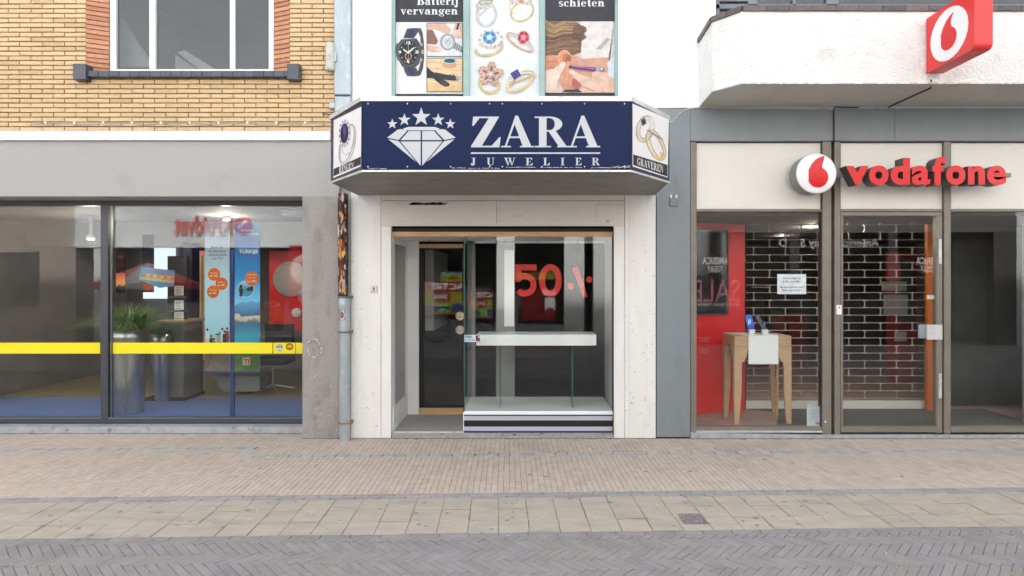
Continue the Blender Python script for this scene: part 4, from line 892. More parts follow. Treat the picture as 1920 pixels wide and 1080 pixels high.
A1.poly([(150, 712), (290, 728), (318, 800), (280, 816), (192, 812), (165, 770)], G1); A1.poly([(188, 718), (248, 724), (262, 812), (215, 812)], BLU)
for k in range(1, 4): A1.line([(155+k*8, 716+k*24), (292+k*6, 728+k*24)], 3, BLK)
# inset photographs
A1.rect(398, 245, 784, 607, BLK); A1.rect(404, 251, 778, 601, flatm(232, 230, 232)); A1.poly([(404, 300), (470, 330), (520, 440), (500, 480), (404, 470)], flatm(150, 100, 90))
A1.poly([(404, 251), (590, 251), (660, 320), (650, 350), (600, 365), (500, 320), (404, 320)], SKIN); A1.poly([(700, 251), (778, 251), (778, 420), (700, 410), (665, 370), (680, 330)], SKIN); A1.ell(715, 355, 50, 36, SKIN3)
A1.poly([(404, 480), (520, 500), (575, 530), (560, 556), (480, 560), (404, 545)], SKIN); A1.ell(535, 535, 45, 20, SKIN3, 8)
A1.poly([(650, 420), (778, 500), (778, 565), (640, 500)], flatm(120, 122, 126)); [A1.line([(680+k*22, 432+k*14), (660+k*22, 500+k*14)], 6, SIL2) for k in range(5)]
A1.ell(622, 450, 82, 92, SIL); A1.ell(624, 452, 68, 78, SIL2); A1.ring(624, 452, 68, 78, 6, flatm(110, 112, 116)); A1.ring(624, 458, 26, 30, 6, SIL); A1.line([(600, 470), (650, 400)], 6, flatm(120, 122, 125)); A1.line([(740, 251), (720, 320)], 22, BLK)
A1.rect(398, 620, 784, 984, BLK); A1.rect(404, 626, 778, 978, flatm(238, 205, 165)); [A1.poly([(404, 660+k*62), (778, 690+k*62), (778, 700+k*62), (404, 668+k*62)], flatm(222, 182, 138)) for k in range(4)]
A1.poly([(404, 880), (778, 900), (778, 978), (404, 978)], flatm(232, 192, 140)); A1.ell(640, 700, 80, 32, ROSE); A1.ell(645, 655, 72, 34, flatm(120, 150, 150)); A1.ell(645, 650, 55, 24, flatm(60, 90, 100)); A1.ring(645, 652, 72, 34, 9, SIL2)
A1.poly([(404, 715), (450, 760), (520, 800), (560, 840), (640, 890), (645, 915), (600, 930), (550, 905), (470, 840), (404, 835)], BLK); A1.poly([(480, 770), (620, 800), (735, 820), (740, 860), (690, 865), (560, 850)], flatm(42, 42, 44)); A1.poly([(545, 850), (630, 895), (600, 922), (555, 898)], flatm(60, 60, 60)); A1.ell(735, 835, 26, 22, SIL); A1.rect(640, 795, 660, 812, BLK); A1.rect(675, 797, 695, 812, BLK)
A1.build('print', t)
# poster 2: rings
t = wposter('window poster with six jewelled rings on white', 880, 1011.5, PW)
A2 = Art((0, YA, 0))
def gem(cx, cy, rx, ry, c1, c2, c3, rot=0):
    A2.ell(cx, cy, rx, ry, flatm(*c1), rot, 10)
    for k in range(10):
        a = k*.628+.2; 
        if k % 2: A2.poly([(cx, cy), (cx+rx*.95*math.cos(a), cy+ry*.95*math.sin(a)), (cx+rx*.95*math.cos(a+.5), cy+ry*.95*math.sin(a+.5))], flatm(*c2))
    A2.ell(cx, cy, rx*.45, ry*.45, flatm(*c3), rot, 8)
def pave_line(pts, r, cols=((225, 222, 225), (150, 145, 155))):
    for k, (x, y) in enumerate(pts): A2.ell(x, y, r, r, flatm(*cols[k % 2]), seg=7)
def arcp(cx, cy, rx, ry, a0, a1, n, rot=0):
    c, q = math.cos(R(rot)), math.sin(R(rot)); o = []
    for k in range(n):
        a = R(a0+(a1-a0)*k/(n-1)); u, v = rx*math.cos(a), ry*math.sin(a); o.append((cx+u*c-v*q, cy+u*q+v*c))
    return o
A2.rect(880, 115, 1011.5, 181, flatm(236, 239, 243))
A2.ring(912, 28, 21, 25, 7.5, SIL2, 10); A2.ring(912, 28, 19, 23, 1.2, SIL, 10); A2.ring(908, 8, 17, 9, 5, flatm(205, 200, 190), -18); pave_line(arcp(908, 8, 15, 7, 0, 180, 14, -18), 1.1); A2.ring(911, 3, 14, 6, 2.4, GOLD, -8); A2.ell(913, -3, 11, 6, flatm(150, 200, 150)); A2.line([(898, 30), (925, 6)], 5, flatm(215, 212, 208)); pave_line([(899+k*2.1, 30-k*2) for k in range(13)], .9)
A2.ring(979, 22, 24, 19, 4.2, GOLD2, -30); A2.ring(979, 22, 23, 18, 1, GOLD, -30); pave_line(arcp(972, 12, 17, 14, 120, 230, 14, -20), 1.1)
for cx in (966, 987): A2.ell(cx, 0, 11, 10, flatm(225, 205, 190)); pave_line(arcp(cx, 0, 9, 8, 0, 330, 14), 1.3, ((240, 220, 205), (190, 140, 110))); gem(cx, 0, 6, 5, (200, 190, 215), (230, 225, 235), (245, 245, 250))
A2.ell(978, 1, 3, 6, flatm(225, 160, 80))
A2.ring(917, 91, 27, 15, 5.5, GOLD2, -16, 0, 200); A2.ring(917, 90, 28, 16, 1.2, GOLD, -16, 10, 190); pave_line(arcp(917, 88, 26, 15, -10, 190, 26, -14), 1.2, ((235, 232, 225), (175, 170, 160)))
pave_line(arcp(920, 74, 21, 16, 20, 380, 22), 2.6, ((245, 243, 238), (200, 195, 188))); gem(918, 71, 12.5, 11.5, (70, 130, 180), (120, 175, 215), (200, 225, 240)); pave_line(arcp(918, 82, 18, 6, 10, 170, 12), 1.8, ((240, 235, 230), (214, 170, 140)))
A2.ring(975, 80, 30, 11, 4, flatm(226, 180, 160), 33); A2.line([(955, 66), (975, 68)], 4, SIL2); A2.line([(985, 78), (1001, 96)], 4, SIL2); A2.ring(975, 80, 30, 10, 1, SIL, 33); gem(981.5, 71, 10.5, 12, (190, 45, 70), (225, 90, 110), (240, 150, 160), 12); pave_line(arcp(981.5, 71, 11.5, 13, 0, 340, 16), 1, ((240, 230, 230), (214, 150, 130)))
A2.ring(918, 157, 22, 20, 6, GOLD2, 20, -20, 210); A2.ring(918, 157, 21, 19, 1.2, GOLD, 20, -20, 210)
for k in range(5):
    a = R(-90+72*k+8); cx, cy = 920+13.5*math.cos(a), 140+12.5*math.sin(a); A2.ell(cx, cy, 12, 8.4, ROSE, math.degrees(a)); pave_line(arcp(cx, cy, 10, 6.6, 0, 330, 14, math.degrees(a)), 1.2, ((245, 225, 205), (180, 120, 95))); A2.ell(cx, cy, 7.5, 4.4, flatm(205, 175, 165), math.degrees(a)); A2.ell(cx-2*math.cos(a), cy-2*math.sin(a), 5, 2.4, PK, math.degrees(a))
gem(920, 140, 3.6, 3.6, (235, 225, 235), (200, 180, 200), (250, 250, 250))
A2.ring(975, 154, 31, 16, 6.5, GOLD2, -32); A2.ring(975, 154, 30, 15, 1.4, GOLD, -32); A2.line([(955, 160), (1000, 142)], 3.4, GOLD); pave_line([(976+k*2.8, 138-k*.2+k*k*.06) for k in range(9)], 1.6, ((235, 232, 238), (190, 185, 195))); pave_line([(951+k*.9, 163-k*2.6) for k in range(7)], 1.6, ((235, 232, 238), (190, 185, 195)))
A2.poly([(957, 139), (970, 131), (977, 142), (964, 151)], flatm(66, 58, 128)); A2.poly([(960, 140), (969, 134), (973, 142), (964, 147)], flatm(100, 92, 160)); A2.poly([(963, 141), (968, 137.5), (970, 141.5), (965, 144.5)], flatm(70, 62, 120))
A2.build('print', t)
# poster 3: ear piercing
t = wposter('window poster headed schieten showing an ear being pierced with a purple tool', 1022, 1153.3, flatm(232, 205, 190))
A3 = Art((0, YA, 0), crop=(940, 0, .17586, .17586))
A3.rect(470, -900, 1208, 228, PD); A3.rect(470, 990, 1208, 1024, PD)
A3.crop = (0, 0, 1, 1); serif(A3, 'schieten', 1047.5, 12.2, 86, 14.6, PW); A3.crop = (940, 0, .17586, .17586)
A3.rect(470, 230, 1208, 990, flatm(232, 205, 190)); A3.poly([(800, 230), (1208, 230), (1208, 560), (1140, 640), (1160, 620), (860, 628)], flatm(236, 226, 222)); A3.poly([(1130, 660), (1208, 580), (1208, 830), (1140, 820)], flatm(225, 228, 238))
A3.poly([(860, 628), (1150, 610), (1158, 640), (1120, 680), (1140, 740), (1100, 800), (900, 820), (700, 720), (740, 560)], flatm(222, 165, 140)); A3.poly([(1010, 520), (1130, 400), (1160, 420), (1060, 530)], flatm(190, 178, 176)); A3.ell(1148, 632, 18, 12, flatm(190, 120, 110))
HAIR = (flatm(150, 112, 82), flatm(175, 138, 100), flatm(200, 165, 118), flatm(110, 82, 68), flatm(132, 98, 78))
A3.poly([(470, 230), (800, 230), (850, 270), (905, 290), (912, 330), (880, 360), (912, 400), (880, 425), (855, 440), (850, 560), (760, 590), (640, 545), (600, 590), (470, 600)], HAIR[4])
random.seed(11)
for k in range(46):
    y0 = 240+k*7.6; bend = (k-16)*3; w = random.uniform(3, 9)
    A3.line([(470, y0+60-max(0, 30-k)*3), (560, y0+36+bend*.1), (660, y0+bend*.3), (min(860, 740+random.uniform(0, 120)), y0+bend*.2+random.uniform(-8, 20))], w, random.choice(HAIR[:3] if k < 18 else HAIR)) if y0 < 540 else None
A3.ell(820, 330, 60, 60, HAIR[3], 0); [A3.line([(770, 290+k*12), (880, 280+k*17)], 5, HAIR[4]) for k in range(6)]
A3.poly([(470, 600), (560, 590), (640, 620), (620, 680), (560, 740), (470, 780)], flatm(226, 150, 120)); A3.line([(475, 665), (600, 660)], 8, flatm(190, 110, 85)); A3.line([(475, 720), (560, 722)], 8, flatm(190, 110, 85))
A3.ell(735, 870, 105, 115, flatm(214, 150, 118)); A3.ell(800, 890, 50, 70, flatm(190, 105, 90)); A3.poly([(630, 700), (740, 690), (700, 900), (630, 860)], flatm(222, 158, 124))
A3.ell(672, 620, 70, 84, flatm(232, 150, 112), 0); A3.ring(672, 620, 70, 84, 18, flatm(240, 172, 136)); A3.ell(700, 630, 44, 48, flatm(170, 100, 78)); A3.ring(694, 634, 30, 40, 10, flatm(215, 140, 108), 10, 90, 300); A3.ell(710, 690, 30, 34, flatm(236, 165, 128))
A3.poly([(470, 760), (560, 740), (640, 670), (680, 680), (682, 715), (630, 800), (590, 920), (560, 990), (470, 990)], flatm(244, 212, 194)); A3.ell(652, 692, 34, 24, flatm(248, 222, 206), -30); A3.line([(560, 745), (520, 860), (500, 985)], 6, flatm(224, 186, 164))
A3.poly([(760, 712), (1010, 722), (1008, 766), (760, 735)], flatm(120, 50, 140)); A3.poly([(790, 716), (1005, 732), (1000, 744), (800, 724)], flatm(178, 120, 195)); A3.ell(740, 718, 24, 18, flatm(90, 85, 90)); A3.rect(1008, 724, 1050, 764, SIL); A3.ell(1074, 745, 26, 24, flatm(140, 140, 145)); A3.ell(1068, 740, 12, 11, PW)
A3.poly([(960, 790), (1000, 762), (1100, 775), (1208, 900), (1208, 990), (860, 990), (850, 920), (960, 880)], flatm(236, 192, 170)); A3.poly([(725, 760), (745, 745), (800, 780), (900, 850), (1000, 890), (980, 960), (870, 920), (780, 840)], flatm(240, 198, 176)); A3.ell(752, 775, 30, 22, flatm(248, 218, 204), 35); A3.line([(960, 800), (950, 860)], 6, flatm(200, 150, 130)); A3.line([(850, 925), (990, 975)], 8, flatm(196, 140, 120))
A3.poly([(640, 985), (860, 985), (820, 955), (690, 960)], PD)
A3.build('print', t)
random.seed(7)
# ---- porch, step, display case
Yd = .05
M().box(X(735, .02), X(1151, .02), .02, .95, -.02, Z(812, .03)).build('stone_step', m_step, jb)
g = M(); g.box(X(735, .0), X(1150, .0), .0, .02, -.02, Z(817, 0)); g.build('step_foot', mat('step_mortar', (.25, .245, .23), (.38, .37, .35), 25, .9), jb)
ds = [735, 821, 864, 931, 943, 1052, 1151]
ar = Art((0, .0198, 0)); [ar.line([(x, 811), (x, 818)], .6, m_black) for x in ds[1:-1]]; ar.poly([(958, 816), (966, 813.6), (969, 815), (962, 818)], m_black); ar.poly([(998, 816), (1012, 815), (1010, 817.2), (999, 817)], m_black); ar.build('step_joint', jb)
zf = Z(808.5, .06)
g = M()
for k in range(9): g.box(X(735.5, .06), X(870, .06), .045+k*.096, .045+k*.096+.0945, zf-.02, zf-random.uniform(0, .0008))
g.build('porch_floor', m_deck, jb)
M().box(X(735.5, .035), X(869, .035), .035, .045, zf-.022, zf+.003).build('floor_nosing', m_alu, jb)
# plinth under the display
zb0, zb1 = Z(811, Yd), Z(773, Yd)
dcx0, dcx1 = X(870, Yd), X(1149, Yd)
M().box(dcx0, dcx1, Yd+.001, Yd+.8, zb0, zb1-.03).build('display_plinth', m_navytrim, jb)
for a, b, m in ((772.5, 777, m_shelf), (777.4, 779.6, mat('royal_stripe', (.02, .03, .17), rough=.4)), (780, 788, m_silver), (788.4, 799.4, mat('ink_stripe', (.01, .01, .016), rough=.4)), (799.8, 807.6, m_silver), (808, 811, mat('royal_stripe', (.02, .03, .17)))):
    M().box(dcx0+(.0 if b-a > 5 else -.002), dcx1-(.004 if b-a > 5 else 0), Yd-.005-(.004 if a < 773 else 0), Yd, Z(b, Yd), Z(a, Yd)).build('plinth_stripe', m, jb)
M().box(X(868.6, Yd), dcx0, Yd-.004, Yd+.82, zb0, Z(773, Yd)).build('plinth_edge', m_shelf, jb)
M().box(dcx0, dcx1, Yd+.001, .85, zb1-.03, Z(771, Yd)).build('display_floor', m_shelf, jb)
M().box(X(735, .13), X(1151, .13), .125, 1.0, Z(443, .05), Z(443, .05)+.05).build('porch_ceiling', m_shelf, jb)
zc = Z(443, .05)
case = M(); case.box(dcx0, dcx1, Yd+.002, Yd+.010, Z(772, Yd), zc); gl0 = case.build('display_pane', m_glass, jb)
M().box(dcx0-.001, dcx0+.007, Yd+.011, .86, Z(772, Yd), zc).build('display_pane', m_glass, jb)
M().box(dcx0-.0015, dcx0+.0075, Yd+.0005, Yd+.002, Z(772, Yd), zc).build('pane_edge', m_gedge, jb)
M().box(X(1141, .9), X(1151, .05)+.02, .2, .95, -.0, 2.3).build('side_wall', m_wpaint, jb)
# back of the display: frame members, leaving an open view into the empty shop
YB2 = .86
g = M()
g.box(X(884, YB2), X(891, YB2), YB2, YB2+.04, Z(751, YB2), zc); g.box(X(930, YB2), X(965, YB2), YB2, YB2+.03, Z(751, YB2), zc); 
g.build('back_frame', mat('grey_back_panel', (.20, .205, .20), rough=.5), jb)
M().box(X(945.5, YB2), X(964, YB2), YB2-.006, YB2, Z(612, YB2), Z(469, YB2)).build('reflection_board', m_shelf, jb)  # pale board painted in place of a reflection in the display glass
M().box(X(884, YB2), X(1151, YB2), YB2, YB2+.03, Z(456, YB2), zc).build('back_rail', m_shelf, jb)
# door and its frame
YD = .87
g = M(); g.box(X(761.5, YD), X(785, YD), YD, YD+.07, zf, zc); g.build('door_post', m_wpaint, jb)
M().box(X(785, YD), X(868, YD), YD+.005, YD+.07, Z(465, YD), Z(457.5, YD)).build('door_head', m_wood, jb)
M().box(X(785, YD), X(868, YD), YD, YD+.07, Z(777, YD), Z(765, YD)).build('door_sill', m_wood, jb)
M().box(X(735.2, .1)-.01, X(735.2, .1)+.02, .10, YD, zf, Z(752, .45)).build('porch_side_board', m_wpaint, jb)
g = M(); g.box(X(735.2, .1)-.008, X(735.2, .1)+.018, .10, YD, Z(463, YD), zc); g.box(X(735.2, .1)-.008, X(735.2, .1)+.018, YD-.03, YD, Z(752, .45), Z(463, YD)); g.build('porch_side_frame', m_wpaint, jb)
M().box(X(735.2, .1), X(735.2, .1)+.008, .10, YD-.03, Z(752, .45), Z(463, YD)).build('porch_side_pane', m_glass, jb)
door = M().box(X(789, YD), X(868, YD), YD+.02, YD+.045, Z(765, YD), Z(761, YD)); door.box(X(785.5, YD), X(794, YD), YD+.02, YD+.045, Z(765, YD), Z(465, YD)); door.box(X(789, YD), X(868, YD), YD+.02, YD+.045, Z(468, YD), Z(465, YD)); door.box(X(866, YD), X(872, YD), YD+.02, YD+.045, Z(765, YD), Z(465, YD))
door = door.build('door', m_black, jb)
M().box(X(794, YD), X(866, YD), YD+.03, YD+.038, Z(761, YD), Z(468, YD)).build('door_pane', m_glass, door)
for py in (593, 619):
    c = (X(862.5, YD), YD+.0, Z(py, YD)); g = M(); g.lathe(c, [(.0, -.005), (.012, -.006), (.016, .0), (.028, .004), (.032, -.004), (.044, -.006), (.056, .0), (.060, .012), (.06, .03), (.0, .03)], 32, axis='y'); g.build('round_pull', m_brass, door)
# shelf, glass fins, hanging wires
ds_ = thing('display_shelf', 'long white floating shelf carried on glass fins in the empty jeweller window', 'shelf', P(1006, 648, .18))
M().cbox(X(893, .16), X(1118, .16), .16, .55, Z(648, .16), Z(627.5, .16), .003).build('shelf_board', m_shelf, ds_)
for px in (937, 1074): M().box(X(px, .2)-.003, X(px, .2)+.003, .2, .5, Z(771, Yd), Z(648, .16)).build('glass_fin', m_gedge, ds_)
for k, (px, Y) in enumerate(((806, .45), (948, .55), (1010, .55), (1085, .5))):
    t = thing('lamp_wire', ('loose wire hanging from the porch ceiling above the door', 'thin wire hanging at the left of the display ceiling', 'short wire hanging from the middle of the display ceiling', 'bent wire stub at the right of the display ceiling')[k], 'wire', P(px, 450, Y), 'loose wires on the shop ceiling')
    x = X(px, Y); M().tube([(x, Y, zc), (x-.02, Y, zc-.04), (x-.035, Y+.01, zc-.07), (x-.03, Y, zc-(.16 if k in (0, 1) else .06))], .0022, 5).build('wire', m_cable, t)
# 50 % lettering stuck on the back of the display
t = thing('percent_lettering', 'large red orange 50 percent sticker lettering inside the jeweller window', 'lettering', P(1036, 526, .84))
RO = mat('red_orange_vinyl', (.72, .022, .012), rough=.45, emit=0)
ys = .80
def vinyl(name, polys):
    g = M()
    for i, p in enumerate(polys): g.xz([(X(x, ys), Z(y, ys)) for x, y in p], ys-.0004*i-.002, ys+.003)
    g.build(name, RO, t)
def arcs(cx, cy, ox, oy, w, a0, a1, n=22):
    return [[(cx+ox*math.cos(R(a0+(a1-a0)*k/n)), cy+oy*math.sin(R(a0+(a1-a0)*k/n))), (cx+ox*math.cos(R(a0+(a1-a0)*(k+1)/n)), cy+oy*math.sin(R(a0+(a1-a0)*(k+1)/n))), (cx+(ox-w)*math.cos(R(a0+(a1-a0)*(k+1)/n)), cy+(oy-w)*math.sin(R(a0+(a1-a0)*(k+1)/n))), (cx+(ox-w)*math.cos(R(a0+(a1-a0)*k/n)), cy+(oy-w)*math.sin(R(a0+(a1-a0)*k/n)))] for k in range(n)]
vinyl('digit_five', [[(966, 496), (1006, 496), (1006, 507), (966, 507)], [(966, 507), (977, 507), (977, 528), (966, 528)]]+arcs(984, 534, 22, 22, 11, -128, 140))
vinyl('digit_zero', arcs(1032, 526, 21.5, 31, 11.5, 0, 360, 30))
vinyl('slash', [[(1072, 502), (1083, 500), (1102, 557), (1094, 558)]]); vinyl('dot', [[(1070+6*math.cos(k*.4), 537+6*math.sin(k*.4)) for k in range(16)]]); vinyl('dot', [[(1105+6*math.cos(k*.4), 524+6*math.sin(k*.4)) for k in range(16)]])
t = thing('payment_sticker', 'small pale blue PINNEN JA GRAAG sticker on the display window edge', 'sticker', P(886, 634, .045))
M().box(X(871, .045), X(900.5, .045), .046, .0515, Z(641, .045), Z(628, .045)).build('sheet', flatm(215, 232, 240), t)
ar = Art((0, .046, 0)); ar.sans('PINNEN', 872, 629.5, 885, 634, flatm(30, 50, 110), bold=.03); ar.sans('JA GRAAG', 872, 635.5, 890, 640, flatm(40, 130, 190), bold=.03); ar.rect(892, 629, 899.5, 640, flatm(70, 40, 50)); ar.ell(894, 637, 2, 2, flatm(220, 60, 50)); ar.ell(897.5, 632, 1.6, 1.6, flatm(230, 230, 230)); ar.build('print', t)
# dark empty shop room
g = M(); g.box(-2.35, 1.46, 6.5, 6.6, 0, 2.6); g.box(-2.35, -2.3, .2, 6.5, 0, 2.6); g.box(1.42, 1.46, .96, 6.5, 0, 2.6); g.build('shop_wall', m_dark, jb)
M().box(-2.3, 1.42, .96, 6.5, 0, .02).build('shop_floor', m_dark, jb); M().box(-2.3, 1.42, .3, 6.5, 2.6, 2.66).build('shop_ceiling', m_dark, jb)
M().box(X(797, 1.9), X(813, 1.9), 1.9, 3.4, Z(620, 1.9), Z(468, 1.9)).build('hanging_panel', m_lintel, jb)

# ------------------------------------------------------------------ canopy sign
zcb, zct = 2.655, 3.256; dY = -1.39; yL = -.81; xfl, xfr = X(680, dY), X(1183, dY); xml, xmr = -1.845, 1.365; xwl, xwr = X(671), X(1224)
cs = thing('canopy_sign', 'navy blue trapezoid shop canopy reading ZARA JUWELIER with a diamond and five stars', 'sign', ((xfl+xfr)/2, dY/2, zcb))
out = [(xfl, dY), (xfr, dY), (xmr, yL), (xwr+.02, -.002), (xwl, -.002), (xml, yL)]
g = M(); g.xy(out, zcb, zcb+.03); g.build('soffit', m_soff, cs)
inn_ = [(x*.985+.0, y*.985) for x, y in out]; M().xy(inn_, zcb+.03, zct-.01).build('body', m_navytrim, cs)
g = M(); g.xy([(x*1.01-.003, y*1.006) if y < -.1 else (x, y) for x, y in out], zct, zct+.04); g.build('top_flashing', m_alu, cs)
g = M(); g.xy([(x*.93, y*.93) for x, y in out], zct+.04, zct+.055); g.build('roof_sheet', m_alu, cs)
def face(name, a, b, m, off, z0, z1, th=.012):
    A_, B_ = Vector((*a, 0)), Vector((*b, 0)); d = (B_-A_).normalized(); n = Vector((d.y, -d.x, 0))
    g = M(); q = [A_+n*off, B_+n*off, B_+n*(off-th), A_+n*(off-th)]; g.xy([(v.x, v.y) for v in q], z0, z1); return g.build(name, m, cs), A_+n*off, n
_, pF, nF = face('front_panel', (xfl+.004, dY), (xfr-.004, dY), m_navy, .008, zcb+.012, zct-.003)
_, pL, nL = face('side_panel', (xml, yL), (xfl, dY), m_navytrim, .008, zcb+.012, zct-.003)
_, pR, nR = face('side_panel', (xfr, dY), (xmr, yL), m_navytrim, .008, zcb+.012, zct-.003)
face('return_panel', (xwl, -.01), (xml, yL), m_wpaint, .006, zcb+.012, zct-.003); face('return_panel', (xmr, yL), (xwr+.02, -.01), m_wpaint, .006, zcb+.012, zct-.003)
g = M()
for a, b in (((xml, yL), (xfl, dY)), ((xfl, dY), (xfr, dY)), ((xfr, dY), (xmr, yL))):
    A_, B_ = Vector((*a, 0)), Vector((*b, 0)); d = (B_-A_).normalized(); n = Vector((d.y, -d.x, 0)); q = [A_+n*.014, B_+n*.014, B_, A_]; g.xy([(v.x, v.y) for v in q], zcb-.004, zcb+.012)
g.build('bottom_trim', m_alu, cs)
ar = Art(pF, nF, crop=(600, 0, .33889, .33889))
for c in ((400, 686, 30), (467, 663, 36.5), (560, 648, 54), (654, 663, 36.5), (721, 686, 30)): Art(pF, nF, crop=ar.crop).poly(star(*c), m_silver).build('star', cs)
ar.poly([(490, 702), (634, 702), (664, 712), (652, 721), (470, 721), (458, 712)], m_silver, step=False)
for s_ in (1, -1):
    def q(pts): ar.poly([(561+(x-561)*s_, y) for x, y in pts], m_silver, step=False)
    q([(371, 762), (430, 717), (448, 714), (482, 724), (438, 771), (434, 774)]); q([(491, 725), (557, 725), (557, 775), (446, 775)]); q([(378, 770), (436, 781), (533, 897)]); q([(445, 783), (557, 783), (557, 916), (552, 912)])
ar.build('diamond', cs); ar = Art(pF, nF, crop=(600, 0, .33889, .33889))
for ch, x0, x1 in (('Z', 836, 1000), ('A', 1001, 1183), ('R', 1187, 1377), ('A', 1366, 1550)):
    a_l = Art(pF, nF, crop=ar.crop); a_l.shape(GL[ch][1], ((x0, 645), (x1, 645), (x1, 815), (x0, 815)), GL[ch][0], m_silver); a_l.build('letter', cs)
ar.rect(835, 843, 1550, 851, m_silver)
ar.build('underline', cs)
ar = Art(pF, nF, crop=(610, 180, .34375, .34375))
for ch, x0, x1 in (('J', 793, 822), ('U', 881, 922), ('W', 975, 1037), ('E', 1092, 1131), ('L', 1188, 1225), ('I', 1283, 1305), ('E', 1363, 1398), ('R', 1453, 1498)):
    a_l = Art(pF, nF, crop=ar.crop); a_l.shape(GL[ch][1], ((x0, 337), (x1, 337), (x1, 378), (x0, 378)), GL[ch][0], m_silver); a_l.build('letter', cs)
# scratches along the lower edge
ar = Art(pF, nF, crop=(610, 180, .34375, .34375)); random.seed(4)
for a, b, y in ((232, 333, 395), (690, 765, 392), (780, 950, 394), (985, 1150, 389), (1170, 1400, 390), (1450, 1560, 392), (1560, 1665, 388)):
    x = a
    while x < b: L = random.uniform(8, 40); ar.line([(x, y+random.uniform(-1, 1)), (min(x+L, b), y+random.uniform(-1, 1))], random.uniform(.8, 2.2), PW); x += L+random.uniform(0, 10)
for a in ((1575, 392, 1600, 381), (1598, 393, 1640, 380), (1630, 394, 1662, 379)): ar.line([(a[0], a[1]), (a[2], a[3])], 2, PW)
ar.build('scratches', cs)['kind'] = 'stuff'
sc = M()
for px in (690, 764, 845, 918, 942, 1016, 1096, 1171):
    for py in (194.5, 312.5): 
        v = ar.pt((px-610)/.34375, (py-180)/.34375, .001); sc.lathe((v.x, v.y, v.z), [(0, -.003), (.005, -.001), (.006, .002)], 8, axis='y')
sc.build('screw_heads', m_whiteg, cs)
# side pictures: white field, ring, caption bar
arL = Art(pL, nL, crop=(600, 0, .33889, .33889))
arL.poly([(76, 665), (229, 590), (226, 920), (74, 985)], PW); arL.poly([(76, 935), (226, 866), (225, 911), (75, 975)], PD)
arL.shape([], ((0, 0),)*4, 1, PW)
xs = 106; ws = [GL[c][0]+.08 for c in 'RINGEN']; tot = sum(ws); x = 0
for c, w in zip('RINGEN', ws):
    a0, a1 = x/tot, (x+GL[c][0])/tot; fx = lambda t_: 106+83*t_; ty = lambda t_: 921-24*t_; by = lambda t_: 958-26*t_
    arL.shape(GL[c][1], ((fx(a0), ty(a0)), (fx(a1), ty(a1)), (fx(a1), by(a1)), (fx(a0), by(a0))), GL[c][0], PW); x += w
arL.ring(150, 795, 36, 112, 7, flatm(180, 180, 184), 13); arL.ring(152, 800, 42, 116, 3, flatm(130, 130, 136), 13); arL.ring(158, 775, 38, 85, 5, flatm(205, 205, 208), 12)
arL.ell(137, 738, 33, 78, flatm(205, 205, 208), 4)
for k in range(26): a = k*6.283/26; arL.ell(137+28*math.cos(a), 738+68*math.sin(a), 4, 7, flatm(*((150, 148, 155), (235, 235, 238))[k % 2]), seg=7)
arL.ell(137, 738, 22, 55, flatm(40, 34, 72), 3); arL.poly([(128, 700), (142, 690), (148, 730), (136, 760)], flatm(80, 72, 150)); arL.poly([(130, 760), (140, 745), (150, 775)], flatm(62, 50, 110))
arL.build('picture', cs)
arR = Art(pR, nR, crop=(610, 180, .34375, .34375))
arR.poly([(1676, 42), (1874, 125), (1867, 445), (1676, 384)], PW); arR.poly([(1679, 318), (1866, 376), (1866, 440), (1679, 376)], PD)
ws = [GL[c][0]+.08 for c in 'GRAVEREN']; tot = sum(ws); x = 0
for c, w in zip('GRAVEREN', ws):
    a0, a1 = x/tot, (x+GL[c][0])/tot; fx = lambda t_: 1701+143*t_; ty = lambda t_: 335+46*t_; by = lambda t_: 375+46*t_
    arR.shape(GL[c][1], ((fx(a0), ty(a0)), (fx(a1), ty(a1)), (fx(a1), by(a1)), (fx(a0), by(a0))), GL[c][0], PW); x += w
arR.ring(1744, 180, 50, 76, 24, flatm(222, 216, 205), 14, th2=15); arR.ring(1744, 180, 50, 76, 6, flatm(190, 175, 140), 14); arR.ring(1742, 182, 28, 55, 5, flatm(214, 180, 110), 14)
arR.poly([(1718, 130), (1742, 118), (1752, 150), (1728, 165)], flatm(110, 112, 130)); arR.poly([(1724, 134), (1740, 126), (1746, 148), (1730, 156)], flatm(60, 60, 80)); arR.poly([(1755, 112), (1790, 118), (1800, 170), (1775, 190)], flatm(230, 226, 220))
arR.ring(1802, 268, 46, 92, 20, flatm(232, 222, 200), -24, th2=12); arR.ring(1802, 268, 46, 92, 6, flatm(205, 180, 130), -24); arR.ring(1806, 272, 28, 74, 5, flatm(216, 170, 90), -24); arR.ring(1806, 300, 26, 54, 12, flatm(240, 200, 130), -24, 20, 160); arR.line([(1755, 185), (1840, 240)], 8, flatm(150, 150, 150))
arR.build('picture', cs)
random.seed(7)

# ------------------------------------------------------------------ downpipe, trunking and the tube lamp
dp = thing('downpipe', 'galvanised downpipe with torn stickers between the concrete column and the white panels', 'pipe', (X(646, -.06), -.06, 0))
yp = -.075
M().lathe((X(646.5, yp), yp, .0), [(.0565, 0), (.0565, Z(560, yp))], 20).build('pipe_section', m_zinc, dp)
M().lathe((X(645.5, yp), yp, Z(575, yp)), [(.0565, -.03), (.063, -.005), (.063, .09), (.058, .095)], 20).build('pipe_socket', m_zinc, dp)
M().lathe((X(643.5, yp), yp, Z(560, yp)), [(.052, 0), (.052, zcb-Z(560, yp))], 20).build('pipe_section', m_black, dp)
for py, m, w in ((557, m_dkmetal, 12.5), (622, m_dkmetal, 12), (792, m_rust, 11.5)):
    g = M(); g.lathe((X(645.5, yp), yp, Z(py, yp)), [(.064, -.009), (.066, -.006), (.066, .006), (.064, .009)], 20); g.box(X(656, -.06), X(659.5, -.06), -.10, 0, Z(py+2.5, -.06), Z(py-2.5, -.06)); g.build('bracket', m, dp)
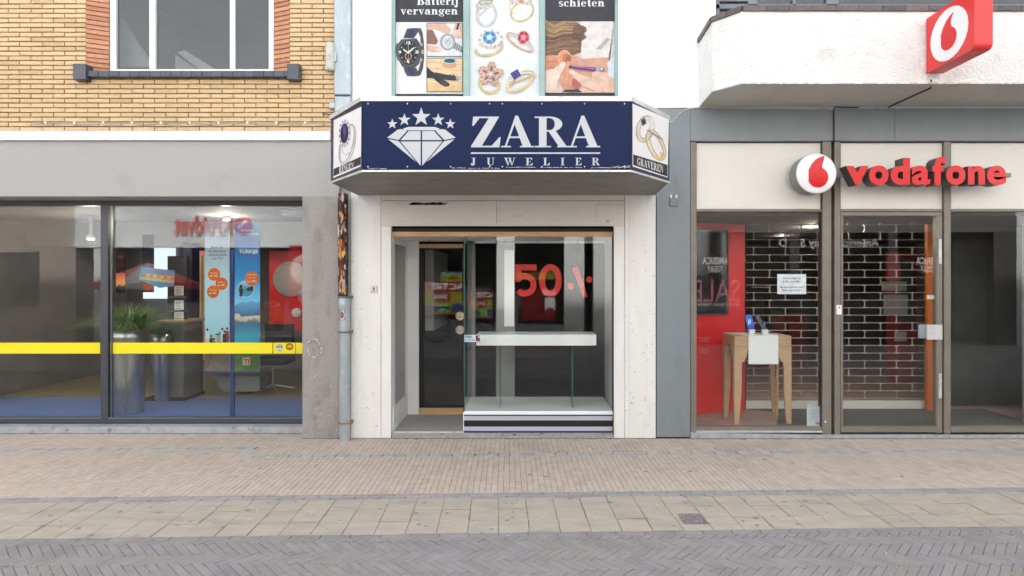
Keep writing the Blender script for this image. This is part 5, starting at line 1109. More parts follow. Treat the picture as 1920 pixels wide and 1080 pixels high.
# torn paper stickers as curved scraps round the upper pipe
random.seed(9); g = M(); cols = [flatm(*c) for c in ((215, 208, 200), (180, 95, 50), (205, 140, 75), (112, 48, 40), (30, 27, 28), (190, 182, 176), (135, 70, 52), (205, 196, 120), (75, 66, 62))]
cx_, cy_ = X(643.5, yp), yp
def scrap(a0, a1, z0, z1, mi, lift):
    n = 4; vs = []; r0 = .0525+lift
    for k in range(n+1):
        a = a0+(a1-a0)*k/n; vs.append((cx_+r0*math.cos(a), cy_+r0*math.sin(a), z0+random.uniform(-.02, .02))); vs.append((cx_+r0*math.cos(a), cy_+r0*math.sin(a), z1+random.uniform(-.02, .02)))
    g.add(vs, [(2*k, 2*k+2, 2*k+3, 2*k+1) for k in range(n)], mi)
zt_, zl_ = Z(365, yp), Z(556, yp)
for k in range(190):
    z0 = random.uniform(zl_, zt_-.03); a0 = random.uniform(math.pi*.98, 1.75*math.pi); f = (z0-zl_)/(zt_-zl_); L = random.uniform(.02, .11); 
    mi = random.choice((1, 2, 3, 6, 6, 4, 4, 4, 8, 0)) if f > .75 else random.choice((4, 1, 2, 0, 3, 8)) if f > .5 else random.choice((0, 5, 4, 6, 1, 2, 7, 3))
    scrap(a0, min(a0+random.uniform(.12, .55), math.pi*2.03), z0, min(z0+L, zt_), mi, .0004+k*.00002)
g.build('torn_stickers', cols, dp)
cx_ = X(646.5, yp); g = M(); scrap_r = .0575
for i, (rr_, m_) in enumerate(((1, 0), (.84, 1), (.62, 2), (.40, 3))):
    vs = []; zc_ = Z(590, yp)
    for k in range(17):
        t_ = 2*math.pi*k/16; sx, sz = (math.copysign(min(abs(math.cos(t_))*1.35, 1), math.cos(t_)), math.copysign(min(abs(math.sin(t_))*1.35, 1), math.sin(t_))) if i == 0 else (math.cos(t_)*rr_, math.sin(t_)*rr_)
        a = -math.pi/2-.25+sx*.62; vs.append((cx_+(scrap_r+.0004*i)*math.cos(a), yp+(scrap_r+.0004*i)*math.sin(a), zc_+sz*.058))
    if i == 3: vs = [v if k % 2 else (v[0], v[1], zc_+(v[2]-zc_)*1.7) for k, v in enumerate(vs)]
    g.add(vs[:16], [list(range(16))], m_)
g.build('round_sticker', [flatm(50, 62, 120), flatm(232, 230, 226), flatm(70, 80, 130), flatm(205, 85, 60)], dp)
g = M(); g.cbox(X(629), X(659.3), -.06, .3, Z(181), 7.6, .01); g.build('trunking', m_zinc, dp)
g = M(); g.cbox(X(629), X(659.3), -.045, .02, Z(216), Z(182), .01); g.build('trunking_joint', m_zinc, dp)
g = M(); g.cbox(X(619, -.02), X(630, -.02), -.06, .0, Z(206), Z(194), .008); g.build('junction_box', m_zinc, dp); M().tube([P(605, 213, -.03), P(620, 215, -.04), P(632, 208, -.04)], .006, 6).build('cable', m_cable, dp)
tl = thing('tube_lamp', 'weathered cylindrical wall lamp beside the zinc trunking above the yellow bricks', 'lamp', P(619, 132, -.1))
c = P(619, 133, -.07); M().lathe(tuple(c), [(0, 0), (.043, 0), (.05, .015), (.05, .07), (.047, .075), (.047, .27), (.042, .30), (0, .30)], 20).build('housing', mat('dirty_cream', (.42, .39, .34), (.52, .50, .45), 12, .6, c3=(.25, .22, .19), c3scale=20), tl); M().box(c.x+.04, c.x+.07, -.08, -.02, c.z+.1, c.z+.2).build('arm', m_zinc, tl)
M().box(X(636), X(659), .06, .4, -.02, 8).build('party_wall', m_conc, tb)

# ================================================================== RIGHT BUILDING: the phone shop
pbld = thing('phone_shop_building', 'white rendered building with a grey shop surround and bronze window frames', 'building', (X(1500), 0, 0))
XE = 7.9
pb('pilaster', 1231.3, 1294, 203, 819.5, 0, .3, m_pil, pbld, .002)
M().box(X(1231.3), X(1294), .012, .3, -.03, Z(819.8)).build('pilaster_base', m_black, pbld)
M().box(X(1231.5), X(1232.2), -.0008, 0, Z(370), Z(210)).build('panel_seam', m_alu, pbld)
zt0 = Z(264)
for a, b in ((1294.6, 1562.8), (1563.6, 1677.5), (1678.2, 1960)): g = M(); g.cbox(X(a), X(b), 0, .3, zt0, Z(203), .002); g.build('header_panel', m_pil, pbld)
M().box(X(1310), XE, .002, .3, Z(203)+.001, Z(198.5)).build('header_trim', m_alu, pbld)
M().box(X(1960), XE, 0, .3, -.02, Z(203)).build('pilaster', m_pil, pbld)
# upper white wall left of the balcony and behind it
g = M(); g.box(X(1232), X(1342), .0, .3, Z(202), 8.0); g.box(X(1342), XE, .0, .3, 6.5, 8.0); g.box(X(1342), XE, .0, .3, Z(197), 4.2); g.build('upper_wall', m_ubwall, pbld)
# balcony body
dYb, dYm = -.75, -.51
bx = [(1.897, .0), (1.874, dYm), (2.09, dYb), (XE, dYb), (XE, .0)]
zb_, zt_b = 3.62, 4.315
def balcony():
    # subdivided faces so the roughcast is real relief
    vs = []; fs = []; path = [Vector((*p, 0)) for p in bx[:4]]; cols_ = []
    for a, b in zip(path, path[1:]):
        n = max(2, int((b-a).length/.035)); d = (b-a).normalized(); nn = Vector((d.y, -d.x, 0))
        for k in range(n+(1 if b is path[-1] else 0)): cols_.append((a+(b-a)*k/n, nn))
    nz = 22
    for p, nn in cols_:
        for j in range(nz+1):
            z = zb_+(zt_b-zb_)*j/nz; q = .006*mnoise.noise((p.x*18+p.y*18, z*18, 3))+(.004 if j < 2 and 0 else 0)
            low = .008*max(0, 1-abs(z-zb_-.11)/.02)*mnoise.noise((p.x*5, z*9, 4)); v = p+nn*(q-abs(low)); 
            if j in (0,): v = p+nn*.0+Vector((0, 0, .004*mnoise.noise((p.x*20, p.y*20, 1))))
            vs.append((v.x, v.y, z+(v.z if j == 0 else 0)))
    for i in range(len(cols_)-1):
        for j in range(nz): a = i*(nz+1)+j; fs.append((a, a+nz+1, a+nz+2, a+1))
    return M().add(vs, fs, 0, True).build('balcony', m_stucco, pbld)
bal = balcony()
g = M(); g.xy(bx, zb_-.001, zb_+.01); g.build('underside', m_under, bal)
g = M(); g.xy([(1.92, .0), (1.90, dYm+.03), (2.11, dYb+.04), (XE, dYb+.04), (XE, .0)], zb_+.012, zb_+.12); g.build('balcony_floor', m_stucco, bal)
g = M(); g.xy([(1.99, .0), (1.98, dYm+.04), (2.14, dYb+.12), (XE, dYb+.12), (XE, dYb+.16), (2.16, dYb+.16), (2.03, dYm+.06), (2.04, .0)], zb_+.12, zt_b); g.build('parapet_inner', m_stucco, bal)
# coping tiles
def coping(a, b, n, first=0):
    A_, B_ = Vector((*a, 0)), Vector((*b, 0)); L = (B_-A_).length; d = (B_-A_)/L; nn = Vector((d.y, -d.x, 0)); w = L/n
    for k in range(n):
        p, q = A_+d*(k*w+.0025), A_+d*((k+1)*w-.0025); o_, i_ = nn*.022, nn*-.13
        g = M(); g.xy([((p+o_).x, (p+o_).y), ((q+o_).x, (q+o_).y), ((q+i_).x, (q+i_).y), ((p+i_).x, (p+i_).y)], zt_b+random.uniform(0, .003), zt_b+.052); g.build('coping_tile', m_coping, bal)
coping((1.897, .0), (1.874, dYm), 3); coping((1.874, dYm), (2.09, dYb), 2); coping((2.09, dYb), (2.09+.2225*26, dYb), 26)
# upper windows behind the balcony: grey frames
YU = .12
g = M()
for a, b in ((1343, 1349), (1403, 1420), (1487, 1492), (1550, 1572)): g.box(X(a, YU), X(b, YU), YU, YU+.08, 4.2, 6.5)
g.box(X(1343, YU), XE, YU, YU+.08, Z(16, YU), Z(8, YU)); g.box(X(1349, YU), X(1403, YU), YU+.004, YU+.08, Z(2, YU), Z(-4, YU)); g.box(XE-.1, XE, YU, YU+.08, 4.2, 6.5)
uwn = g.build('window', mat('slate_frame', (.13, .15, .17), (.18, .20, .22), 4, .45), pbld)
for a, b in ((1349, 1403), (1420, 1487), (1492, 1550), (1572, 2180)): M().box(X(a, YU), X(b, YU) if b < 2000 else XE-.1, YU+.03, YU+.036, 4.2, 6.5).build('pane', m_glassu, uwn)
M().box(X(1345), XE, .28, 2.4, 4.1, 4.18).build('upper_floor', m_walli, pbld); M().box(X(1345), XE, 2.4, 2.5, 4.1, 6.5).build('upper_room_wall', m_walli, pbld)

# bronze shop front; the frame's left stile, head, mullions and rails
YF = .03
def fbar(name, px0, px1, py0, py1, Y=YF, t=.08, m=m_bronze, par=None): return pb(name, px0, px1, py0, py1, Y, t, m, par, .0025)
front = pb('shop_window', 1294.6, 1306, 265, 818, YF, .10, m_bronze, pbld, .0025)
pb('head_rail', 1306.3, 1542, 264.5, 268, YF+.02, .06, m_bronzed, front); pb('mullion', 1542.5, 1559, 265, 816, YF-.01, .10, m_bronze, front, .003); pb('mullion_side', 1540, 1542.4, 268, 806, YF+.01, .06, m_bronzed, front)
pb('mullion_gap', 1559.2, 1564.8, 265, 816, YF+.05, .05, m_black, front)
pb('transom', 1306.3, 1542.2, 392, 396.5, YF+.004, .08, m_bronze, front, .002)
pb('bottom_rail', 1306.3, 1542.2, 800.5, 812, YF+.004, .08, m_bronze, front, .002)
pb('name_panel', 1306.3, 1540, 268.3, 391.7, YF+.03, .02, m_panel, front)
pb('pane', 1306.3, 1540, 396.8, 800.2, YF+.03, .007, m_glass, front)
M().xz([(X(1295), -.03), (X(1560), -.03), (X(1560), Z(815.5)), (X(1295), Z(811))], -.012, .03).build('sill_stone', m_stone, pbld)
M().box(X(1306), X(1542), -.004, .03, Z(811)+.0, Z(811)+.015).build('sill_top', m_alu, pbld)
dr = pb('door_frame', 1565, 1576, 265, 816, YF-.005, .10, m_bronze, pbld, .003)
pb('head_rail', 1576.3, 1767, 264.5, 268, YF+.02, .06, m_bronzed, dr); pb('name_panel', 1576.3, 1767, 268.3, 391.7, YF+.03, .02, m_panel, dr); pb('transom', 1576.3, 1768, 392, 396.5, YF+.002, .08, m_bronze, dr, .002)
pb('side_joint', 1767.2, 1770, 265, 812, YF+.02, .08, m_bronzed, dr)
door2 = pb('glass_door', 1576.6, 1767, 397.5, 404.5, YF+.002, .06, m_bronze, pbld, .003)
pb('door_stile', 1576.6, 1581, 404.7, 800, YF+.002, .06, m_bronze, door2, .002); pb('door_stile', 1756, 1767, 404.7, 812, YF+.002, .06, m_bronze, door2, .003); pb('bottom_rail', 1576.6, 1755.8, 800.3, 811, YF+.002, .06, m_bronze, door2, .003)
pb('door_pane', 1581.2, 1755.8, 404.8, 800, YF+.03, .007, m_glass, door2)
pb('threshold_gap', 1566, 1770, 811.5, 815, YF+.02, .06, m_black, dr)
M().box(X(1560.5), XE, -.01, .03, -.03, Z(815.5)).build('threshold', m_stone, pbld)
for a, b in ((448, 495), (701, 747)): pb('hinge', 1761, 1766, a, b, YF-.018, .02, m_alu, door2, .002)
hp = M(); hp.cbox(X(1738.5, -.06), X(1767.5, -.06), -.06, -.045, Z(637, -.06), Z(609, -.06), .003); hp.box(X(1745, -.06), X(1750, -.06), -.045, YF, Z(632, -.06), Z(614, -.06)); hp.build('push_plate', m_alu, door2)
pb('push_plate_inner', 1722.5, 1738, 608.5, 634.5, YF+.06, .01, mat('frosted_plate', (.45, .48, .48), rough=.5), door2)
pb('door_number_strip', 1738, 1753.5, 553.5, 561, YF+.038, .002, m_panel, door2)
# next bay, running on to the right
nb = pb('shop_window', 1770.5, 1783, 265, 814, YF-.005, .10, m_bronze, pbld, .003)
pb('head_rail', 1783.3, 1959, 264.5, 268, YF+.02, .06, m_bronzed, nb); pb('name_panel', 1783.3, 1959, 268.3, 391.7, YF+.03, .02, m_panel, nb); pb('transom', 1783.3, 1959, 392, 396.5, YF+.002, .08, m_bronze, nb, .002); pb('bottom_rail', 1783.3, 1959, 800.3, 811, YF+.004, .08, m_bronze, nb, .002); pb('pane', 1783.3, 1959, 396.8, 800, YF+.03, .007, m_glass, nb)
# room
zfl = .105
RX0 = X(1306)-.02
g = M(); g.box(RX0, XE, .11, 5.5, zfl-.06, zfl); g.build('shop_floor', m_terra, pbld)
M().xy([(X(1430, .5), .115), (X(1960, .1), .115), (X(1960, .1), .98), (X(1400, .98), .98), (X(1460, .8), .8)], zfl, zfl+.006).build('entrance_mat', m_matfl, pbld)
M().box(RX0-.08, RX0, .14, 5.5, 0, 2.7).build('side_wall', m_walli, pbld)
M().box(XE-.05, XE, .14, 5.5, 0, 2.7).build('side_wall', m_walli, pbld)
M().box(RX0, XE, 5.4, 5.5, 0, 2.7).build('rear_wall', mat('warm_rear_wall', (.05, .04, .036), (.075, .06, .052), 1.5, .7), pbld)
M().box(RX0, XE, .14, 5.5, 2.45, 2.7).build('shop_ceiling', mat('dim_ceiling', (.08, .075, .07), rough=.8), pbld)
M().box(3.2, 5.2, 4.4, 5.0, zfl, 1.1).build('counter_block', mat('dark_red_counter', (.16, .02, .02), rough=.5), pbld)
# red advertising wall with a dark display screen
y0r, y1r = .67, .93; xr0, xr1 = X(1300, y0r), X(1396.5, y1r)
ra = thing('red_display_wall', 'glossy red display wall with a dark screen behind the left phone shop window', 'display wall', ((xr0+xr1)/2, .8, zfl))
g = M(); g.xy([(xr0, y0r), (xr1, y1r), (xr1, y1r+.05), (xr0, y0r+.05)], zfl+.005, 2.42); g.build('red_panel', m_redwall, ra)
def onwall(px, lift): 
    n = Vector((y1r-y0r, -(xr1-xr0), 0)).normalized(); d = Vector(((px-VX)/FPX, 1, 0)); p0 = Vector((xr0, y0r, HC))+n*lift; t_ = (p0-CAMP).dot(n)/d.dot(n); return CAMP+d*t_, D0*0+t_, n
def wq(px0, px1, zlo, zhi, lift, th, m, name, par):
    a_, _, n = onwall(px0, lift); b_, _, n = onwall(px1, lift); g = M(); g.xy([(a_.x, a_.y), (b_.x, b_.y), ((b_-n*th).x, (b_-n*th).y), ((a_-n*th).x, (a_-n*th).y)], zlo, zhi); return g.build(name, m, par)
zs0, zs1 = 1.73-65*(7.2)/1100, 1.73+95*7.2/1100
wq(1302, 1366, zs0, zs1, .03, .028, mat('screen_frame', (.03, .028, .028), rough=.4), 'screen_frame', ra)
wq(1302, 1361.5, zs0+.02, zs1-.02, .032, .003, mat('screen_face', (.022, .014, .016), rough=.12), 'screen', ra)
for k, py in enumerate((636, 656)): 
    z_ = 1.73-(py-525)*7.2/1100; wq(1312, 1329, z_-.03, z_+.03, .002, .0015, mat('pale_red_label', (.60, .10, .09), rough=.5), 'label', ra)
# oak table with white cover and two phones
tx0, tx1, ty0, ty1 = 2.352, 2.994, .20, .59; ztp = 1.10
tt = thing('display_table', 'oak display table with tapered arched legs behind the left phone shop window', 'table', ((tx0+tx1)/2, (ty0+ty1)/2, zfl))
M().cbox(tx0, tx1, ty0, ty1, ztp-.115, ztp, .003).build('table_top', m_oak, tt)
def leg(cx, cy, sx, sy):
    za = ztp-.118; w = .13; d_ = .10; tw = .052; n = 6; t_ = .028
    prof = [(0, za), (0, zfl), (tw*sx, zfl), ((tw+.028)*sx, zfl+.35), (.085*sx, za-.18)]+[((.085+.06*math.sin(R(15*k)))*sx*1.0+.0, za-.18+.14*(1-math.cos(R(15*k)))*.9) for k in range(1, 7)]+[(.17*sx, za)]
    g = M(); g.xz([(cx+x, z) for x, z in prof], cy, cy+t_*sy)
    prof2 = [(0, za), (0, zfl), (.045*sy, zfl), (.06*sy, zfl+.35), (.07*sy, za-.16), (.09*sy, za-.07), (.13*sy, za-.04), (.13*sy, za)]
    n_ = len(prof2); x0_, x1_ = cx+.0005*sx, cx+t_*sx
    yy = cy+(t_+.0005)*sy
    v = [(x0_, yy+(max(abs(y)-t_, 0))*sy, z) for y, z in prof2]+[(x1_, yy+(max(abs(y)-t_, 0))*sy, z) for y, z in prof2]
    g.add(v, [list(range(n_)), list(range(2*n_-1, n_-1, -1))]+[(i, i+n_, (i+1) % n_+n_, (i+1) % n_) for i in range(n_)])
    return g.build('leg', m_oak, tt, fix=True)
leg(tx0, ty0, 1, 1); leg(tx1, ty0, -1, 1); leg(tx0, ty1, 1, -1); leg(tx1, ty1, -1, -1)
M().box(tx0+.004, tx1-.004, ty0+.004, ty1-.004, ztp-.1185, ztp-.1152).build('shadow_joint', m_black, tt)
cv = thing('table_cover', 'white board draped over the front of the oak display table', 'cover', (X(1431, .195), .2, Z(683, .19)))
cx0, cx1 = X(1403.5, .19), X(1459.5, .19)
M().cbox(cx0, cx1, .188, .198, Z(683, .188), ztp+.008, .002).build('front_board', m_shelf, cv); M().xy([(cx0, .198), (cx1, .198), (cx1-.02, .56), (cx0-.14, .56)], ztp+.001, ztp+.008).build('top_board', m_shelf, cv)
for k, (pxa, face_m, lbl) in enumerate(((1408, gradm('phone_blue', [(0, (30, 70, 190)), (.5, (60, 140, 235)), (1, (20, 60, 200))], Z(612, .35), Z(585, .35), bandnoise=.05), 'display phone with a bright blue screen on a white stand'), (1433, mat('phone_dark', (.05, .07, .11), rough=.2), 'display phone with a dark screen leaning on a white stand'))):
    c0 = Vector((X(pxa+1, .35), .35, ztp+.008)); t = thing('display_phone', lbl, 'phone', c0, 'phones on the oak display table')
    g = M(); tilt = .02+.06*k; h = .158; w = .075*(1 if not k else .72)
    g.add([(c0.x-w/2, .35, c0.z+.055), (c0.x+w/2, .35, c0.z+.055), (c0.x+w/2-tilt, .39, c0.z+.055+h), (c0.x-w/2-tilt, .39, c0.z+.055+h), (c0.x-w/2, .358, c0.z+.053), (c0.x+w/2, .358, c0.z+.053), (c0.x+w/2-tilt, .398, c0.z+.053+h), (c0.x-w/2-tilt, .398, c0.z+.053+h)], [(0, 1, 2, 3), (4, 7, 6, 5), (0, 4, 5, 1), (1, 5, 6, 2), (2, 6, 7, 3), (3, 7, 4, 0)]); g.build('phone_body', face_m, t)
    if not k:
        g = M(); 
        for (xa, ya), (xb, yb2) in (((-.022, .05), (-.01, .11)), ((-.01, .11), (.0, .06)), ((.0, .06), (.014, .12))):
            f = lambda q_x, q_y: (c0.x+q_x-tilt*q_y/h, .348+.04*q_y/h, c0.z+.055+q_y); A_, B_ = Vector(f(xa, ya)), Vector(f(xb, yb2)); o_ = Vector((.004, 0, 0)); g.add([A_-o_, A_+o_, B_+o_, B_-o_], [(0, 1, 2, 3)])
        g.build('screen_mark', m_whiteg, t)
    else:
        g = M(); f = lambda a_: (c0.x-.004+.017*math.cos(a_), .352, c0.z+.12+.03*math.sin(a_))
        g.add([f(k2*.5) for k2 in range(12)], [list(range(12))]); g.build('screen_mark', mat('phone_glow', (.12, .16, .24), rough=.2), t)
    M().cbox(c0.x-.03, c0.x+.034, .33, .375, c0.z, c0.z+.052, .003).build('stand', m_shelf, t)
# papers
t = thing('notice_sheet', 'white printed notice taped inside the glass above the table', 'notice', P(1484, 551, .055))
YN = .056
M().box(X(1457.5, YN), X(1511.5, YN), YN, YN+.002, Z(551.5, YN), Z(514, YN)).build('sheet', flatm(225, 232, 236), t)
ar = Art((0, YN, 0))
for s_, y, w in (('Galaxy Buds van', 520, 34), ('€149,- voor €99,-', 526, 34), ('Bij aanschaf van een', 536.5, 43), ('S10e, S10 of S10+', 542.5, 36)): ar.sans(s_, 1484.5-w/2, y, 1484.5+w/2, y+4.4, flatm(60, 62, 70), bold=.012)
ar.build('print', t)
t = thing('price_sheet', 'white price list standing in the lower right corner of the window', 'notice', P(1527, 799, .07))
YN = .075; M().box(X(1513, YN), X(1540, YN), YN, YN+.003, Z(799, YN), Z(762, YN)).build('sheet', flatm(215, 222, 228), t); M().box(X(1514, YN), X(1519, YN), YN-.003, YN+.006, Z(762, YN), Z(757, YN)).build('clip', m_alu, t)
ar = Art((0, YN, 0)); [ar.rect(1516, 768+k*3.2, 1535-(k*7 % 8), 768.7+k*3.2, flatm(150, 155, 165)) for k in range(6)]; ar.rect(1529, 792, 1538, 796, flatm(215, 120, 125)); ar.build('print', t)
# roller grille
YS = .99; zr0 = Z(747, YS); pitch = .0952
gx0, gx1 = X(1396.5, YS), X(1738, YS)
sh = thing('security_grille', 'closed steel link roller grille behind the phone shop glass', 'roller grille', ((gx0+gx1)/2, YS, zfl))
M().cbox(gx0, X(1738, YS), YS-.012, YS+.012, zfl+.004, Z(751, YS), .004).build('bottom_bar', m_panel, sh)
nr = 25; rp = proto(M().tube([(gx0, 0, 0), (gx1, 0, 0)], .0055, 6), 'rod', m_rod); lst = [(Matrix.Translation((0, YS, zr0+k*pitch)), k) for k in range(nr)]; pieces('rod', rp, lst, sh)
lp = M(); lp.box(-.006, .006, -.004, .004, -pitch/2+.012, pitch/2-.012); lp.box(-.018, .018, -.007, .007, -pitch/2-.007, -pitch/2+.012); lp.box(-.018, .018, -.007, .007, pitch/2-.012, pitch/2+.007); lp = proto(lp, 'link', m_rod); lst = []
x1473, px59 = X(1532, YS), .3995
for k in range(nr-1):
    for j in range(-6, 8):
        x = x1473-j*px59+(0 if k % 2 else -px59/2)
        if gx0+.02 < x < gx1-.02: lst.append((Matrix.Translation((x, YS, zr0+(k+.5)*pitch)), k))
pieces('link', lp, lst, sh)
M().box(gx1, gx1+.04, YS-.04, YS+.04, zfl, 2.42).build('guide_rail', m_rod, sh)
M().box(gx0-.02, gx0+.0, YS-.04, YS+.04, zfl, 2.42).build('guide_rail', m_bronzed, sh)
t = M().box(X(1739, .88), X(1753.5, .88), .88, .93, zfl, 2.42).build('orange_post', m_orange, pbld)
M().box(X(1754, 1.2), XE, 1.2, 1.25, zfl, 2.42).build('dark_partition', m_dark, pbld)
for k, (px, py, Y) in enumerate(((1523, 416, 1.6), (1466, 431, 3.2))):
    t = thing('ceiling_spot', ('lit warm ceiling spot nearest the mullion inside the phone shop', 'lit warm ceiling spot deeper inside the phone shop')[k], 'lamp', P(px, py, Y), 'lit ceiling spots in the phone shop')
    zz = Z(py, Y); M().lathe((X(px, Y), Y, zz), [(.055, 0), (.06, .0), (.06, .03), (.055, .05), (.055, max(.06, 2.45-zz))], 18).build('housing', m_dark, t); M().lathe((X(px, Y), Y, zz-.001), [(0, 0), (.055, 0), (.055, .0005)], 18).build('bulb', m_lampl, t); bulb_light((X(px, Y), Y, zz-.08), 12, t)
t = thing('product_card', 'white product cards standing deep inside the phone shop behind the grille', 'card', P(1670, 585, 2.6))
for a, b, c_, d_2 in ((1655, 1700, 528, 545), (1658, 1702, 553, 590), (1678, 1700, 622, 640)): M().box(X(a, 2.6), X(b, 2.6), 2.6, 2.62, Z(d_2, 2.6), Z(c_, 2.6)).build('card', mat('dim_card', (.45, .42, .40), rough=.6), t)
t = thing('red_shop_unit', 'dark red display unit with a rounded top behind the grille', 'display unit', P(1695, 520, 2.8))
M().cbox(X(1683, 2.8), X(1722, 2.8), 2.8, 3.1, zfl, Z(472, 2.8), .03).build('body', mat('unit_red', (.30, .02, .03), rough=.5), t); M().box(X(1690, 2.78), X(1714, 2.78), 2.785, 2.8, Z(600, 2.78), Z(485, 2.78)).build('recess', m_dark, t)
t = thing('product_shelf', 'thin orange lit shelf edge deep inside the phone shop', 'shelf', P(1430, 538, 3.0)); M().box(X(1410, 3), X(1442, 3), 3.0, 3.3, Z(539.5, 3), Z(538, 3)).build('shelf_board', m_oak, t); M().box(X(1446, 3), X(1449, 3), 3.0, 3.3, Z(620, 3), Z(535, 3)).build('bracket', m_bronzed, t)

# ---- logo disc and lettering sign
ls = thing('logo_sign', 'round white domed sign with a red speech mark on the bronze mullion', 'sign', P(1531, 325, -.15))
yl = -.22; kk = (D0+yl)/FPX; c = Vector((X(1530.5, yl), yl, Z(325.3, yl))); r_s = 37.8*kk
M().lathe(tuple(c), [(r_s*.985, .17), (r_s*.985, .02), (r_s, .0)], 48, axis='y').build('rim', mat('sign_grey_rim', (.24, .235, .225), rough=.5), ls)
prof = [(r_s*math.sin(R(90-a_)), -.035*math.sin(R(a_))) for a_ in (0, 12, 25, 40, 55, 70, 82, 90)]
M().lathe(tuple(c), prof, 48, axis='y').build('dome', m_whiteg, ls)
def dome_y(x, z):
    rr = min(1, math.hypot(x, z)/r_s); return yl-.035*math.sqrt(max(0, 1-rr*rr))-.003
pts = []      # speech mark outline in dome units (x right, z up), from the photo
cx_m, cz_m, rm = .0, -.22, .50
for k in range(0, 29): 
    a = R(62-k*(302/28)); pts.append((cx_m+.02+rm*math.cos(a), cz_m+rm*1.0*math.sin(a)))
tail = [(-.46, .14), (-.30, .44), (-.10, .66), (.14, .80), (.38, .86), (.22, .68), (.16, .46), (.20, .28)]
pts = [(cx_m+.02+rm*math.cos(R(60-k*10)), cz_m+rm*math.sin(R(60-k*10))) for k in range(23)]+tail
g = M(); n_ = len(pts); ctr = (cx_m, cz_m)
rings = []
for s_ in (1, .75, .5, .25): rings.append([((ctr[0]+(x-ctr[0])*s_), (ctr[1]+(z-ctr[1])*s_)) for x, z in pts])
vs = [(c.x+x*r_s, dome_y(x*r_s, z*r_s), c.z+z*r_s) for rg in rings for x, z in rg]; vs.append((c.x+ctr[0]*r_s, dome_y(ctr[0]*r_s, ctr[1]*r_s), c.z+ctr[1]*r_s)); fs = []
for q in range(3):
    for i in range(n_): fs.append((q*n_+i, q*n_+(i+1) % n_, (q+1)*n_+(i+1) % n_, (q+1)*n_+i))
for i in range(n_): fs.append((3*n_+i, 3*n_+(i+1) % n_, 4*n_))
g.add(vs, fs, 0, True); g.build('speech_mark', m_red, ls)
lt = thing('letter_sign', 'red raised lettering vodafone with dark grey sides on a horizontal rail', 'sign', P(1740, 330, -.1))
M().box(X(1566, -.1), X(1896, -.1), -.10, -.06, Z(332, -.1), Z(324.5, -.1)).build('rail', m_bronze, lt)
M().box(X(1580, -.06), X(1584, -.06), -.06, YF+.03, Z(331, -.06), Z(325, -.06)).build('rail_bracket', m_bronze, lt); M().box(X(1800, -.06), X(1804, -.06), -.06, YF+.03, Z(331, -.06), Z(325, -.06)).build('rail_bracket', m_bronze, lt)
yf, yk = -.23, -.09
for ch, x0, x1, yt, ybm in (('v', 1586, 1629, 311, 346.5), ('o', 1629.5, 1666.5, 310, 347), ('d', 1670, 1706.5, 296, 346.5), ('a', 1709.5, 1744.5, 310.5, 347), ('f', 1748, 1773, 294, 346.5), ('o', 1774, 1810.5, 310, 347), ('n', 1815, 1847, 311, 346), ('e', 1850.5, 1887, 310.5, 347)):
    v3, fs, nz, (ax, ay, bx_, by_) = text_geo(ch, .03 if ch in 'ea' else .045, .5)
    g = M(); out = [(X(x0, yf)+(X(x1, yf)-X(x0, yf))*(x-ax)/(bx_-ax), yk+(yf-yk)*(z+.5), Z(ybm, yf)+(Z(yt, yf)-Z(ybm, yf))*(y-ay)/(by_-ay)) for x, y, z in v3]
    b = len(g.v); g.v += out
    for f, nn in zip(fs, nz): g.f.append(list(f)); g.m.append(0 if nn > .5 else 1); g.t.append(0.); g.smooth.append(False)
    g.build('letter_'+ch, [m_red, m_lside], lt, fix=False)
t = thing('doorbell', 'small white bell push on the bronze door post', 'doorbell', P(1574, 590, -.02)); M().cbox(X(1569, 0), X(1578.5, 0), .0, YF-.005, Z(590), Z(572), .003).build('housing', m_whiteg, t); M().box(X(1572.5), X(1575), -.002, .0, Z(578), Z(575)).build('button', m_dkmetal, t)
t = thing('wall_bracket', 'small empty grey bracket plate on the grey pilaster', 'bracket', P(1263, 388, -.02)); M().cbox(X(1255.5), X(1270), -.018, 0, Z(387), Z(368), .005).build('plate', mat('bracket_grey', (.18, .205, .22), rough=.4), t)
for px in (1257.5, 1267.5): M().box(X(px-1.8), X(px+1.8), -.02, -.004, Z(371.5), Z(365.5)).build('clip', m_alu, t)
M().lathe((X(1262.5), -.02, Z(377)), [(0, -.002), (.006, 0), (.006, .004)], 10, axis='y').build('screw', m_screw, t)
t = thing('small_box', 'small white junction knob on the mullion foot', 'fixing', P(1549, 791, 0)); M().cbox(X(1547.8), X(1550.4), .008, .02, Z(793), Z(790)).build('knob', m_whiteg, t)
# cables
t = thing('sign_cable', 'black cable running under the balcony to the red sign and down the header', 'cable', P(1600, 200, -.02))
zc_ = zb_-.008
def und(px, py): d = (zc_-HC)*FPX/(VY-py); return Vector(((px-VX)*d/FPX, d-D0, zc_))
M().tube([P(1564, 266, -.012), P(1563.4, 204, -.012), P(1566, 200.5, -.012), und(1620, 202.2), und(1665, 202), und(1680, 194.5), und(1745, 165), P(1746, 150, -.77)], .008, 6).build('cable', m_cable, t)
t = thing('loop_cable', 'pale cable looping from the canopy corner up to the balcony', 'cable', P(1280, 215, -.02))
M().tube([Vector((1.36, -.78, Z(236, -.8)+.03)), P(1262, 226, -.35), P(1275, 212, -.05), P(1290, 204, -.012), P(1312, 201.5, -.012), P(1420, 203, -.012), P(1563, 205, -.012)], .006, 6).build('cable', m_cablew, t)
